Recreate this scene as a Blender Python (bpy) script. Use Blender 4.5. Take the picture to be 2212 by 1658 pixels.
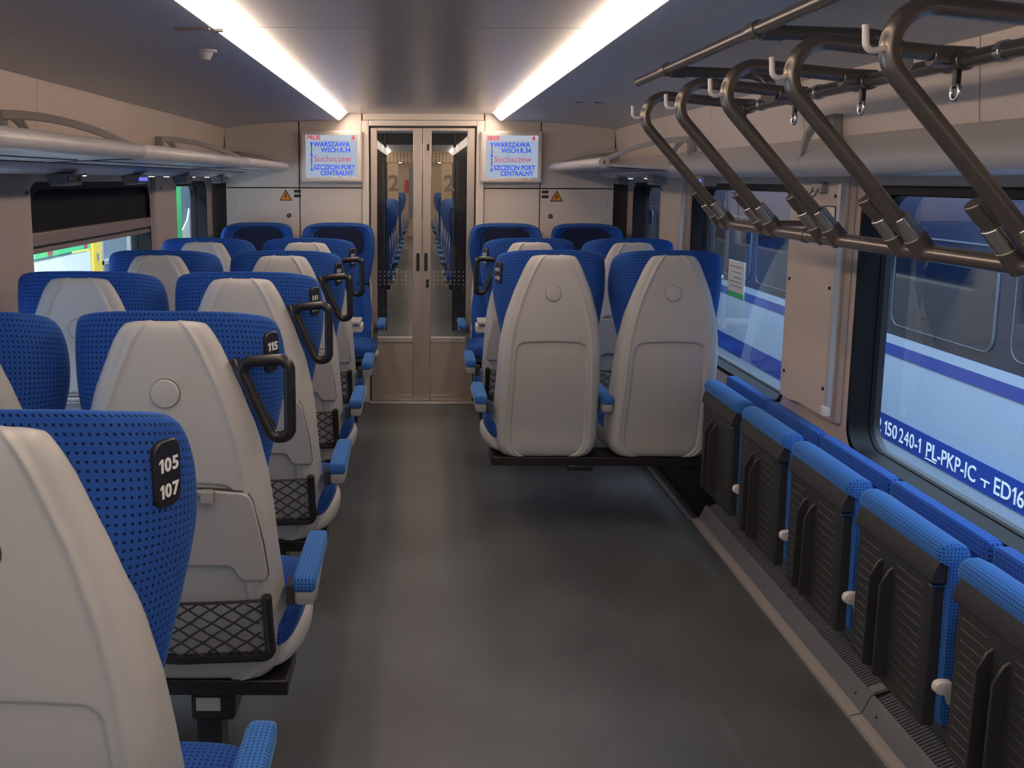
import bpy, bmesh, math, random
from mathutils import Vector, Matrix
random.seed(4)
PI = math.pi
SC = bpy.context.scene
COL = SC.collection
for o in list(bpy.data.objects): bpy.data.objects.remove(o)

# ------------------------------------------------------------------ camera, world, exposure
cd = bpy.data.cameras.new('camera'); cam = bpy.data.objects.new('camera', cd); COL.objects.link(cam)
F = 2000.0
cd.sensor_width = 36; cd.lens = F/2212*36; cd.shift_x = 200/2212; cd.shift_y = -155/2212
cd.clip_start = .05; cd.clip_end = 200
th = math.atan(286/F); roll = .0033
r = Vector((1, 0, 0)); fw = Vector((0, math.cos(th), -math.sin(th))); up = Vector((0, math.sin(th), math.cos(th)))
r2 = math.cos(roll)*r + math.sin(roll)*up; u2 = -math.sin(roll)*r + math.cos(roll)*up
M = Matrix.Identity(4)
for i in range(3): M[i][0] = r2[i]; M[i][1] = u2[i]; M[i][2] = -fw[i]
M[0][3], M[1][3], M[2][3] = 0, 0, 1.55
cam.matrix_world = M
SC.camera = cam
W = bpy.data.worlds.new('world'); SC.world = W; W.use_nodes = True
bg = W.node_tree.nodes['Background']; bg.inputs[0].default_value = (.55, .75, 1, 1); bg.inputs[1].default_value = 3.0
SC.view_settings.view_transform = 'Standard'; SC.view_settings.look = 'None'
SC.view_settings.gamma = 1; SC.view_settings.use_curve_mapping = False
SC.view_settings.exposure = 0.0
STRIP = (16.3, 12.7, 10.1)        # ceiling light strips
FILL_R, FILL_L = 1900, 1100        # power of the added daylight fill lights outside

def area(name, loc, rot, sx, sy, power, col):
    l = bpy.data.lights.new(name, 'AREA'); l.shape = 'RECTANGLE'; l.size = sx; l.size_y = sy; l.energy = power; l.color = col
    o = bpy.data.objects.new(name, l); COL.objects.link(o); o.location = loc; o.rotation_euler = rot
    return o
area('daylight_fill_right', (2.1, 3.5, 4.2), (0, 0, 0), 1.2, 14, FILL_R, (.62, .80, 1))  # added area light above the track gap, cool fill on train and windows
area('daylight_fill_left', (-3.0, 6, 4.6), (0, 0, 0), 2.5, 16, FILL_L*4, (.75, .88, 1))  # added area light above the platform, stands in for daylight from the left

# ------------------------------------------------------------------ materials
MAT = {}
def mat(name, col, rough=.5, metal=0, spec=.5, coat=0, emis=None, estr=1, sheen=0, noise=None, bump=None, alpha=None):
    m = bpy.data.materials.new(name); m.use_nodes = True; nt = m.node_tree; b = nt.nodes['Principled BSDF']
    c = (*col, 1)
    b.inputs['Base Color'].default_value = c; b.inputs['Roughness'].default_value = rough; b.inputs['Metallic'].default_value = metal
    b.inputs['Specular IOR Level'].default_value = spec
    if coat: b.inputs['Coat Weight'].default_value = coat; b.inputs['Coat Roughness'].default_value = .15
    if sheen: b.inputs['Sheen Weight'].default_value = sheen; b.inputs['Sheen Roughness'].default_value = .4; b.inputs['Sheen Tint'].default_value = (.35, .7, 1, 1)
    if emis: b.inputs['Emission Color'].default_value = (*emis, 1); b.inputs['Emission Strength'].default_value = estr
    if noise or bump:
        tc = nt.nodes.new('ShaderNodeTexCoord')
        n = nt.nodes.new('ShaderNodeTexNoise'); sc, amt, st = noise or (bump[0], 0, (1, 1, 1))
        mp = nt.nodes.new('ShaderNodeMapping'); mp.inputs['Scale'].default_value = st
        nt.links.new(tc.outputs['Object'], mp.inputs[0]); nt.links.new(mp.outputs[0], n.inputs['Vector'])
        n.inputs['Scale'].default_value = sc; n.inputs['Detail'].default_value = 3
        if amt:
            mx = nt.nodes.new('ShaderNodeMix'); mx.data_type = 'RGBA'
            mx.inputs[6].default_value = tuple(v*(1-amt) for v in col)+(1,); mx.inputs[7].default_value = tuple(min(1, v*(1+amt)) for v in col)+(1,)
            nt.links.new(n.outputs[0], mx.inputs[0]); nt.links.new(mx.outputs[2], b.inputs['Base Color'])
        if bump:
            bp = nt.nodes.new('ShaderNodeBump'); bp.inputs['Strength'].default_value = bump[1]; bp.inputs['Distance'].default_value = .002
            n2 = nt.nodes.new('ShaderNodeTexNoise'); n2.inputs['Scale'].default_value = bump[0]
            nt.links.new(tc.outputs['Object'], n2.inputs['Vector'])
            nt.links.new(n2.outputs[0], bp.inputs['Height']); nt.links.new(bp.outputs[0], b.inputs['Normal'])
    MAT[name] = m
    return m
mat('shell', (.49, .483, .462), .42, coat=.15, noise=(3, .03, (1, 1, 1)), bump=(900, .05))
mat('shell_gap', (.05, .05, .055), .7)
mat('tray', (.44, .42, .40), .45, bump=(900, .05))
mat('beige', (.67, .55, .46), .38, coat=.1, noise=(1.5, .03, (1, 1, 1)))
mat('endwall', (.68, .61, .54), .35, coat=.1, noise=(1.5, .04, (1, 1, 1)))
mat('pillar', (.50, .42, .36), .42, noise=(2, .04, (1, 1, 1)))
mat('fairing', (.52, .50, .49), .35, coat=.2)
mat('ceil_side', (.57, .585, .63), .45, noise=(1, .04, (1, 1, 1)))
mat('ceil_mid', (.47, .46, .46), .30, metal=.65, noise=(2, .05, (1, .2, 1)))
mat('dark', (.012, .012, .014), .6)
mat('black_plastic', (.014, .013, .013), .38)
mat('black_rubber', (.006, .006, .007), .55, spec=.25)
mat('seam', (.03, .028, .026), .8)
mat('rack_tube', (.23, .195, .165), .27, metal=.8)
mat('chrome', (.62, .60, .58), .18, metal=1)
mat('alu', (.50, .44, .385), .36, metal=.7, noise=(6, .12, (1, 1, 40)))
mat('alu_panel', (.47, .41, .35), .42, metal=.4, noise=(5, .2, (1, 1, 60)))
mat('alu_light', (.55, .53, .50), .4, metal=.5)
mat('heater', (.19, .195, .21), .5, noise=(5, .1, (1, 1, 1)))
mat('heater_strip', (.42, .39, .37), .45, metal=.3)
mat('grey_arm', (.33, .32, .31), .5)
mat('white_plastic', (.68, .63, .58), .4)
mat('black_panel', (.034, .035, .036), .42, bump=(500, .1))
mat('navy_cloth', (.006, .010, .045), .9)
mat('blind', (.020, .021, .026), .85)
mat('blind_bar', (.34, .27, .225), .4, metal=.3)
mat('lens', (.2, .2, .2), .3, emis=STRIP, estr=1)
mat('screen', (.05, .05, .05), .3, emis=(.31, .38, .50), estr=1)
mat('screen_top', (.05, .05, .05), .3, emis=(.40, .46, .54), estr=1)
mat('txt_blue', (.01, .03, .4), .6, emis=(.015, .07, .55), estr=1)
mat('txt_red', (.4, .02, .03), .6, emis=(.42, .03, .05), estr=1)
mat('txt_wine', (.3, .02, .06), .6, emis=(.30, .06, .12), estr=1)
mat('txt_dark', (.03, .05, .08), .6)
mat('txt_white', (.78, .80, .80), .6)
mat('txt_grey', (.15, .12, .10), .6)
mat('dot_white', (.45, .42, .38), .6)
mat('orange', (.75, .25, .02), .5)
mat('lamp_led', (.5, .5, .5), .3, emis=(.75, .9, 1), estr=3)
mat('led_blue', (.02, .02, .3), .3, emis=(.12, .15, 1), estr=1.2)
mat('train_white', (.30, .37, .47), .30, coat=.3)
mat('train_blue', (.014, .04, .24), .3, coat=.3)
mat('train_navy', (.007, .011, .032), .25, coat=.4)
mat('train_glass', (.006, .010, .022), .06, spec=.8)
mat('train_line', (.07, .085, .11), .3)
mat('sign_green', (.08, .62, .20), .5)
mat('sign_white', (.75, .78, .75), .5)
mat('sign_yellow', (.80, .58, .05), .5)
mat('sign_red', (.45, .03, .06), .5)
mat('steel_blue', (.16, .22, .27), .5)
mat('hall_wall', (.20, .25, .30), .7, noise=(.6, .35, (1, 1, 1)))
mat('ground', (.12, .12, .12), .9, noise=(3, .3, (1, 1, 1)))
mat('platform', (.30, .31, .32), .9, noise=(3, .15, (1, 1, 1)))
mat('partition', (.03, .026, .024), .2, spec=.6)
mat('next_beige', (.50, .40, .27), .5, noise=(1.5, .04, (1, 1, 1)))

def floor_mat():
    m = bpy.data.materials.new('floor_vinyl'); m.use_nodes = True; nt = m.node_tree; b = nt.nodes['Principled BSDF']
    tc = nt.nodes.new('ShaderNodeTexCoord')
    v = nt.nodes.new('ShaderNodeTexVoronoi'); v.inputs['Scale'].default_value = 150
    n = nt.nodes.new('ShaderNodeTexNoise'); n.inputs['Scale'].default_value = 2.2; n.inputs['Detail'].default_value = 5
    n3 = nt.nodes.new('ShaderNodeTexNoise'); n3.inputs['Scale'].default_value = 220
    for q in (v, n, n3): nt.links.new(tc.outputs['Object'], q.inputs['Vector'])
    lt = nt.nodes.new('ShaderNodeMath'); lt.operation = 'LESS_THAN'; lt.inputs[1].default_value = .17; nt.links.new(v.outputs['Distance'], lt.inputs[0])
    sep = nt.nodes.new('ShaderNodeSeparateColor'); nt.links.new(v.outputs['Color'], sep.inputs[0])
    gt = nt.nodes.new('ShaderNodeMath'); gt.operation = 'GREATER_THAN'; gt.inputs[1].default_value = .72; nt.links.new(sep.outputs[0], gt.inputs[0])
    mu = nt.nodes.new('ShaderNodeMath'); mu.operation = 'MULTIPLY'; nt.links.new(lt.outputs[0], mu.inputs[0]); nt.links.new(gt.outputs[0], mu.inputs[1])
    cr = nt.nodes.new('ShaderNodeValToRGB'); cr.color_ramp.elements[0].position = .3; cr.color_ramp.elements[1].position = .75
    cr.color_ramp.elements[0].color = (.066, .069, .071, 1); cr.color_ramp.elements[1].color = (.112, .120, .124, 1)
    nt.links.new(n.outputs[0], cr.inputs[0])
    m1 = nt.nodes.new('ShaderNodeMix'); m1.data_type = 'RGBA'; m1.inputs[0].default_value = .25
    nt.links.new(cr.outputs[0], m1.inputs[6]); nt.links.new(n3.outputs[0], m1.inputs[7]); m1.blend_type = 'OVERLAY'
    mx = nt.nodes.new('ShaderNodeMix'); mx.data_type = 'RGBA'; mx.inputs[7].default_value = (.30, .29, .27, 1)
    nt.links.new(mu.outputs[0], mx.inputs[0]); nt.links.new(m1.outputs[2], mx.inputs[6]); nt.links.new(mx.outputs[2], b.inputs['Base Color'])
    rr = nt.nodes.new('ShaderNodeMapRange'); rr.inputs[3].default_value = .30; rr.inputs[4].default_value = .46
    nt.links.new(n.outputs[0], rr.inputs[0]); nt.links.new(rr.outputs[0], b.inputs['Roughness'])
    bp = nt.nodes.new('ShaderNodeBump'); bp.inputs['Strength'].default_value = .12; bp.inputs['Distance'].default_value = .001
    nt.links.new(n3.outputs[0], bp.inputs['Height']); nt.links.new(bp.outputs[0], b.inputs['Normal'])
    MAT['floor'] = m
floor_mat()

def fabric(name, base, dot, sp=(.0108, .0122), rad=.17, sheen=.25, uv=False):
    """woven blue moquette with a grid of small dark dots, laid by the surface's own direction"""
    m = bpy.data.materials.new(name); m.use_nodes = True; nt = m.node_tree; b = nt.nodes['Principled BSDF']
    N = nt.nodes.new; L = nt.links.new
    tc = N('ShaderNodeTexCoord'); P = N('ShaderNodeSeparateXYZ'); Q = N('ShaderNodeSeparateXYZ')
    L(tc.outputs['Object'], P.inputs[0]); L(tc.outputs['Normal'], Q.inputs[0])
    def mth(op, a, c=None):
        q = N('ShaderNodeMath'); q.operation = op
        for i, s in enumerate((a, c)):
            if s is None: continue
            if isinstance(s, (int, float)): q.inputs[i].default_value = s
            else: L(s, q.inputs[i])
        return q.outputs[0]
    def mixf(f, a, c):
        q = N('ShaderNodeMix'); q.data_type = 'FLOAT'; L(f, q.inputs[0]); L(a, q.inputs[2]); L(c, q.inputs[3]); return q.outputs[0]
    ax, ay, az = (mth('ABSOLUTE', Q.outputs[i]) for i in range(3))
    xbig = mth('MULTIPLY', mth('GREATER_THAN', ax, ay), mth('GREATER_THAN', ax, az))
    zbig = mth('MULTIPLY', mth('GREATER_THAN', az, ay), mth('GREATER_THAN', az, ax))
    u = mixf(xbig, P.outputs[0], P.outputs[1]); v = mixf(zbig, P.outputs[2], P.outputs[1])
    if uv:
        um = N('ShaderNodeUVMap'); us = N('ShaderNodeSeparateXYZ'); L(um.outputs[0], us.inputs[0]); u, v = us.outputs[0], us.outputs[1]
    fu = mth('SUBTRACT', mth('FRACT', mth('DIVIDE', u, sp[0])), .5); fv = mth('SUBTRACT', mth('FRACT', mth('DIVIDE', v, sp[1])), .5)
    d = mth('MAXIMUM', mth('MULTIPLY', mth('ABSOLUTE', fu), .92), mth('ABSOLUTE', fv))
    isd = mth('LESS_THAN', d, rad)
    mx = N('ShaderNodeMix'); mx.data_type = 'RGBA'; mx.inputs[6].default_value = (*base, 1); mx.inputs[7].default_value = (*dot, 1)
    L(isd, mx.inputs[0]); L(mx.outputs[2], b.inputs['Base Color'])
    b.inputs['Roughness'].default_value = .85; b.inputs['Specular IOR Level'].default_value = .2
    b.inputs['Sheen Weight'].default_value = sheen; b.inputs['Sheen Roughness'].default_value = .35; b.inputs['Sheen Tint'].default_value = (.3, .62, 1, 1)
    n = N('ShaderNodeTexNoise'); n.inputs['Scale'].default_value = 700; L(tc.outputs['Object'], n.inputs['Vector'])
    bp = N('ShaderNodeBump'); bp.inputs['Strength'].default_value = .3; bp.inputs['Distance'].default_value = .001
    L(n.outputs[0], bp.inputs['Height']); L(bp.outputs[0], b.inputs['Normal'])
    MAT[name] = m
fabric('blue', (.020, .085, .34), (.004, .010, .045))
fabric('blue_uv', (.020, .085, .34), (.004, .010, .045), uv=True)
fabric('blue_pad', (.040, .155, .46), (.004, .012, .07), sp=(.0085, .0085), sheen=.5)

def glass(name, tint, boost, base):
    m = bpy.data.materials.new(name); m.use_nodes = True; nt = m.node_tree
    for n in list(nt.nodes): nt.nodes.remove(n)
    N = nt.nodes.new; L = nt.links.new
    out = N('ShaderNodeOutputMaterial'); t = N('ShaderNodeBsdfTransparent'); g = N('ShaderNodeBsdfGlossy'); mx = N('ShaderNodeMixShader')
    t.inputs[0].default_value = (*tint, 1); g.inputs['Roughness'].default_value = .0; g.inputs[0].default_value = (.9, .95, 1, 1)
    ge = N('ShaderNodeNewGeometry'); dt = N('ShaderNodeVectorMath'); dt.operation = 'DOT_PRODUCT'
    L(ge.outputs['Incoming'], dt.inputs[0]); L(ge.outputs['Normal'], dt.inputs[1])
    def m1(op, a, v, w=None):
        q = N('ShaderNodeMath'); q.operation = op
        if isinstance(a, (int, float)): q.inputs[0].default_value = a
        else: L(a, q.inputs[0])
        if isinstance(v, (int, float)): q.inputs[1].default_value = v
        else: L(v, q.inputs[1])
        if w is not None: q.inputs[2].default_value = w
        return q
    c = m1('ABSOLUTE', dt.outputs['Value'], 0); c = m1('SUBTRACT', 1.0, c.outputs[0]); c = m1('POWER', c.outputs[0], 5.0)
    fr = m1('MULTIPLY_ADD', c.outputs[0], .96, .04)
    ma = N('ShaderNodeMath'); ma.operation = 'MULTIPLY_ADD'; ma.inputs[1].default_value = boost; ma.inputs[2].default_value = base; ma.use_clamp = True
    L(fr.outputs[0], ma.inputs[0]); L(ma.outputs[0], mx.inputs[0]); L(t.outputs[0], mx.inputs[1]); L(g.outputs[0], mx.inputs[2]); L(mx.outputs[0], out.inputs[0])
    MAT[name] = m
glass('window_glass', (.82, .90, .97), 2.3, .0)
glass('door_glass', (.80, .78, .74), 1.1, .0)

# ------------------------------------------------------------------ mesh helpers
class G:
    def __init__(s): s.v = []; s.f = []
    def add(s, vs, fs):
        k = len(s.v); s.v += [tuple(p) for p in vs]; s.f += [tuple(i+k for i in f) for f in fs]; return s
    def box(s, x0, x1, y0, y1, z0, z1):
        vs = [(x, y, z) for x in (x0, x1) for y in (y0, y1) for z in (z0, z1)]
        return s.add(vs, [(0, 1, 3, 2), (4, 6, 7, 5), (0, 4, 5, 1), (2, 3, 7, 6), (0, 2, 6, 4), (1, 5, 7, 3)])
    def loft(s, rings, cap=True, closed=True):
        n = len(rings[0]); vs = [p for q in rings for p in q]; fs = []
        for i in range(len(rings)-1):
            for j in range(n if closed else n-1):
                k = (j+1) % n
                fs.append((i*n+j, i*n+k, (i+1)*n+k, (i+1)*n+j))
        if cap: fs.append(tuple(reversed(range(n)))); fs.append(tuple((len(rings)-1)*n+j for j in range(n)))
        return s.add(vs, fs)
    def tube(s, path, rad, n=10, cap=True, closed=False):
        P = [Vector(p) for p in path]; m = len(P); rings = []; prev = None
        for i, p in enumerate(P):
            if closed: t = (P[(i+1) % m]-P[i-1]).normalized()
            else: t = (P[min(i+1, m-1)]-P[max(i-1, 0)]).normalized()
            if prev is None:
                a = Vector((0, 0, 1)) if abs(t.z) < .9 else Vector((1, 0, 0)); u = t.cross(a).normalized()
            else: u = (prev-t*prev.dot(t)).normalized()
            prev = u; w = t.cross(u); rr = rad[i] if isinstance(rad, (list, tuple)) else rad
            rings.append([p+(u*math.cos(2*PI*k/n)+w*math.sin(2*PI*k/n))*rr for k in range(n)])
        if closed: rings.append(rings[0]); return s.loft(rings, False)
        return s.loft(rings, cap)
    def prism(s, pts, axis, a, b):
        """pts: 2-D outline in the two other axes (cyclic order), extruded along axis from a to b"""
        def P(p, t): return (t, p[0], p[1]) if axis == 'x' else ((p[0], t, p[1]) if axis == 'y' else (p[0], p[1], t))
        return s.loft([[P(p, a) for p in pts], [P(p, b) for p in pts]])
    def disc(s, c, axis, rad, h, n=24, r2=None):
        ring = []; r2 = rad if r2 is None else r2
        for t, q in ((0, rad), (h, r2)):
            rr = []
            for k in range(n):
                a = 2*PI*k/n; u, w = math.cos(a)*q, math.sin(a)*q
                rr.append({'x': (c[0]+t, c[1]+u, c[2]+w), 'y': (c[0]+u, c[1]+t, c[2]+w), 'z': (c[0]+u, c[1]+w, c[2]+t)}[axis])
            ring.append(rr)
        return s.loft(ring)
    def frame(s, axis, a, b, inner, outer):
        """ring plate between two outlines of equal point count, from a to b along axis"""
        def P(p, t): return (t, p[0], p[1]) if axis == 'x' else ((p[0], t, p[1]) if axis == 'y' else (p[0], p[1], t))
        rs = [[P(p, a) for p in outer], [P(p, b) for p in outer], [P(p, b) for p in inner], [P(p, a) for p in inner]]
        return s.loft(rs+[rs[0]], False)
def rrect(x0, x1, z0, z1, rad, n=6):
    pts = []
    for cx, cz, a0 in ((x1-rad, z1-rad, 0), (x0+rad, z1-rad, 90), (x0+rad, z0+rad, 180), (x1-rad, z0+rad, 270)):
        for k in range(n+1):
            a = math.radians(a0+90*k/n); pts.append((cx+rad*math.cos(a), cz+rad*math.sin(a)))
    return pts
def rect_like(x0, x1, z0, z1, n=6):
    pts = []
    for cx, cz in ((x1, z1), (x0, z1), (x0, z0), (x1, z0)): pts += [(cx, cz)]*(n+1)
    # spread duplicates a little along the edges so faces stay clean
    out = []
    for q, (cx, cz) in enumerate(((x1, z1), (x0, z1), (x0, z0), (x1, z0))):
        for k in range(n+1): out.append((cx, cz))
    return out
def fillet(pts, rad, n=6, closed=False):
    P = [Vector(p) for p in pts]; out = []; m = len(P)
    for i in range(m):
        if not closed and i in (0, m-1): out.append(P[i]); continue
        a, b, c = P[i-1], P[i], P[(i+1) % m]; u = (a-b).normalized(); w = (c-b).normalized()
        ang = u.angle(w); d = min(rad/math.tan(ang/2), (a-b).length*.49, (c-b).length*.49); rr = d*math.tan(ang/2)
        ctr = b+(u+w).normalized()*(rr/math.sin(ang/2)); p0 = b+u*d; p1 = b+w*d
        for k in range(n+1):
            t = k/n; va, vb = p0-ctr, p1-ctr; om = va.angle(vb, 0)
            v = (va*math.sin((1-t)*om)+vb*math.sin(t*om))/math.sin(om) if om > 1e-4 else va
            out.append(ctr+v)
    return out
def lerp(tab, z):
    if z <= tab[0][0]: return tab[0][1]
    for (a, p), (b, q) in zip(tab, tab[1:]):
        if z <= b: return p+(q-p)*(z-a)/(b-a)
    return tab[-1][1]
CACHE = {}
def mesh_of(g, name, smooth=35):
    me = bpy.data.meshes.new(name); me.from_pydata(g.v, [], g.f); me.validate()
    bm = bmesh.new(); bm.from_mesh(me)
    bmesh.ops.remove_doubles(bm, verts=bm.verts, dist=1e-6); bmesh.ops.recalc_face_normals(bm, faces=bm.faces)
    bm.to_mesh(me); bm.free()
    if smooth:
        me.shade_smooth()
        if smooth < 180: me.set_sharp_from_angle(angle=math.radians(smooth))
    return me
def put(name, g, m, parent=None, smooth=35, bevel=0, sub=0, seg=2, loc=None, key=None):
    if key and key in CACHE: me = CACHE[key]
    else:
        gg = g() if callable(g) else g
        me = gg if isinstance(gg, bpy.types.Mesh) else mesh_of(gg, name, smooth)
        me.materials.append(MAT[m])
        if key: CACHE[key] = me
    o = bpy.data.objects.new(name, me); COL.objects.link(o)
    if parent: o.parent = parent
    if loc: o.location = loc
    if bevel:
        b = o.modifiers.new('bevel', 'BEVEL'); b.width = bevel; b.segments = seg; b.limit_method = 'ANGLE'; b.angle_limit = math.radians(40); b.harden_normals = False
    if sub:
        b = o.modifiers.new('sub', 'SUBSURF'); b.levels = sub; b.render_levels = sub
    return o
def thing(name, label, cat, loc=(0, 0, 0), rz=0, group=None):
    o = bpy.data.objects.new(name, None); COL.objects.link(o); o.location = loc; o.rotation_euler = (0, 0, rz)
    o['label'] = label; o['category'] = cat
    if group: o['group'] = group
    o.empty_display_size = .1
    return o
def tag(o, label, cat, group=None):
    o['label'] = label; o['category'] = cat
    if group: o['group'] = group
    return o
def struct(name, g=None, m=None, **k):
    if g is None: o = bpy.data.objects.new(name, None); COL.objects.link(o)
    else: o = put(name, g, m, **k)
    o['kind'] = 'structure'
    return o
def glyphs(s, size, bold, ext):
    c = bpy.data.curves.new('glyph', 'FONT'); c.body = s; c.size = size; c.extrude = ext; c.offset = bold; c.resolution_u = 3
    tmp = bpy.data.objects.new('tmp', c); COL.objects.link(tmp); dg = bpy.context.evaluated_depsgraph_get(); dg.update()
    me = bpy.data.meshes.new_from_object(tmp.evaluated_get(dg)); bpy.data.objects.remove(tmp); bpy.data.curves.remove(c)
    return me
def text(name, s, size, m, parent, mtx, bold=0, ext=.0004, align='LEFT', sx=1, fit=None):
    if '1' in s:            # set sign by sign, the figure 1 with its flag
        g = G(); cur = 0
        for ch in s:
            if ch == ' ': cur += .24*size; continue
            q = glyphs(ch, size, bold, ext); vs = [tuple(v.co) for v in q.vertices]
            if ch == '1': cur += .13*size
            x0 = min(v[0] for v in vs); x1 = max(v[0] for v in vs); top = max(v[1] for v in vs)
            g.add([(x-x0+cur, y, z) for x, y, z in vs], [tuple(p.vertices) for p in q.polygons]); bpy.data.meshes.remove(q)
            if ch == '1': g.prism([(cur+.001*size, top), (cur-.14*size, top-.15*size), (cur-.14*size, top-.25*size), (cur+.001*size, top-.15*size)], 'z', -ext, ext)
            cur += x1-x0+.085*size
        me = bpy.data.meshes.new(name); me.from_pydata(g.v, [], g.f)
    else: me = glyphs(s, size, bold, ext)
    me.name = name; me.materials.clear(); me.materials.append(MAT[m])
    if fit: xs = [v.co.x for v in me.vertices]; sx = fit/(max(xs)-min(xs))
    o = bpy.data.objects.new(name, me); COL.objects.link(o); o.parent = parent
    o.matrix_local = mtx @ Matrix.Diagonal((sx, 1, 1, 1))
    return o
def basis(o, xd, yd):
    xd = Vector(xd).normalized(); yd = Vector(yd).normalized(); zd = xd.cross(yd); m = Matrix.Identity(4)
    for i in range(3): m[i][0] = xd[i]; m[i][1] = yd[i]; m[i][2] = zd[i]; m[i][3] = o[i]
    return m
def label_rgb(o, s): o['label'] = s; return o

YE = 6.37        # end wall
YB = -2.6        # rear of what is built
# ------------------------------------------------------------------ setting: floor
struct('floor', G().box(-1.42, 1.42, YB, YE, -.04, 0), 'floor')
# ceiling
ceil = struct('ceiling')
put('backing', G().box(-1.42, 1.42, YB, YE+.02, 2.06, 2.09), 'dark', ceil)
SEAMS = [YB, -.8, 1.02, 2.80, 4.60, YE]
for a, b in zip(SEAMS, SEAMS[1:]):
    put('panel', G().box(-.482, .482, a+.0025, b-.0025, 1.990, 2.008), 'ceil_mid', ceil, bevel=.002)
prof = [(.548, 1.944), (.62, 1.944), (.75, 1.941), (.9, 1.934), (1.05, 1.923), (1.18, 1.909), (1.315, 1.890)]
for sgn in (-1, 1):
    for a, b in ((YB, 1.02), (1.02, YE)):
        pts = [(sgn*x, z) for x, z in prof]+[(sgn*x, z+.03) for x, z in reversed(prof)]
        put('side_panel', G().prism(pts, 'y', a+.001, b-.001), 'ceil_side', ceil, smooth=30)
# perforation rows of the middle panel over the aisle
g = G()
for j in range(3):
    for i in range(56):
        g.disc((-.42+i*.0153, 2.35-.09*j-.9*(j == 2), 1.9893), 'z', .0022, .0005, 6)
pf = put('perforation', g, 'dark', ceil); pf['kind'] = 'stuff'
# ceiling details
d = thing('smoke_detector', 'small white round smoke detector on the left ceiling', 'detector', (-.66, 2.93, 1.935))
put('base', G().disc((0, 0, 0), 'z', .035, .008, 24), 'ceil_side', d); put('sensor', G().disc((0, 0, -.022), 'z', .014, .022, 20, .024), 'white_plastic', d)
d = thing('ceiling_bracket', 'small tan metal plate on the left ceiling by the light', 'bracket', (-.60, 2.52, 1.942))
put('plate', G().prism([(-.05, 0), (.045, -.012), (.045, .008), (-.045, .02)], 'z', -.004, .002), 'orange' if 0 else 'blind_bar', d)
put('tab', G().box(.05, .075, .01, .03, -.005, .002), 'black_plastic', d)
for i, (x, y, l) in enumerate(((.80, 4.75, 'small dark slot in the right ceiling, left one of two'), (.90, 4.72, 'longer dark slot in the right ceiling, right one of two'))):
    tag(put('ceiling_vent', G().box(-.02-.01*i, .02+.01*i, -.008, .008, -.001, .003), 'dark', loc=(x, y, lerp(prof, x)-.001)), l, 'vent', 'dark slots in the ceiling')
# ceiling light strips
for sgn, lab in ((-1, 'long warm white light strip left of the ceiling middle'), (1, 'long warm white light strip right of the ceiling middle')):
    t = thing('ceiling_light', lab, 'light', (0, 0, 0), group='light strips of the ceiling')
    for a, b in ((YB, -.8), (-.8, 1.02), (1.02, 2.80), (2.80, 4.6), (4.6, 6.30)):
        pts = [(sgn*.476, 1.996), (sgn*.492, 1.986), (sgn*.530, 1.949), (sgn*.546, 1.943), (sgn*.546, 1.955), (sgn*.49, 2.0)]
        put('diffuser', G().prism(pts, 'y', a+.002, b-.002), 'lens', t, smooth=60)
    put('end_cap', G().prism([(sgn*.474, 2.0), (sgn*.49, 1.985), (sgn*.53, 1.946), (sgn*.549, 1.941), (sgn*.549, 1.96), (sgn*.49, 2.004)], 'y', 6.3, 6.306), 'alu_light', t)

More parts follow.
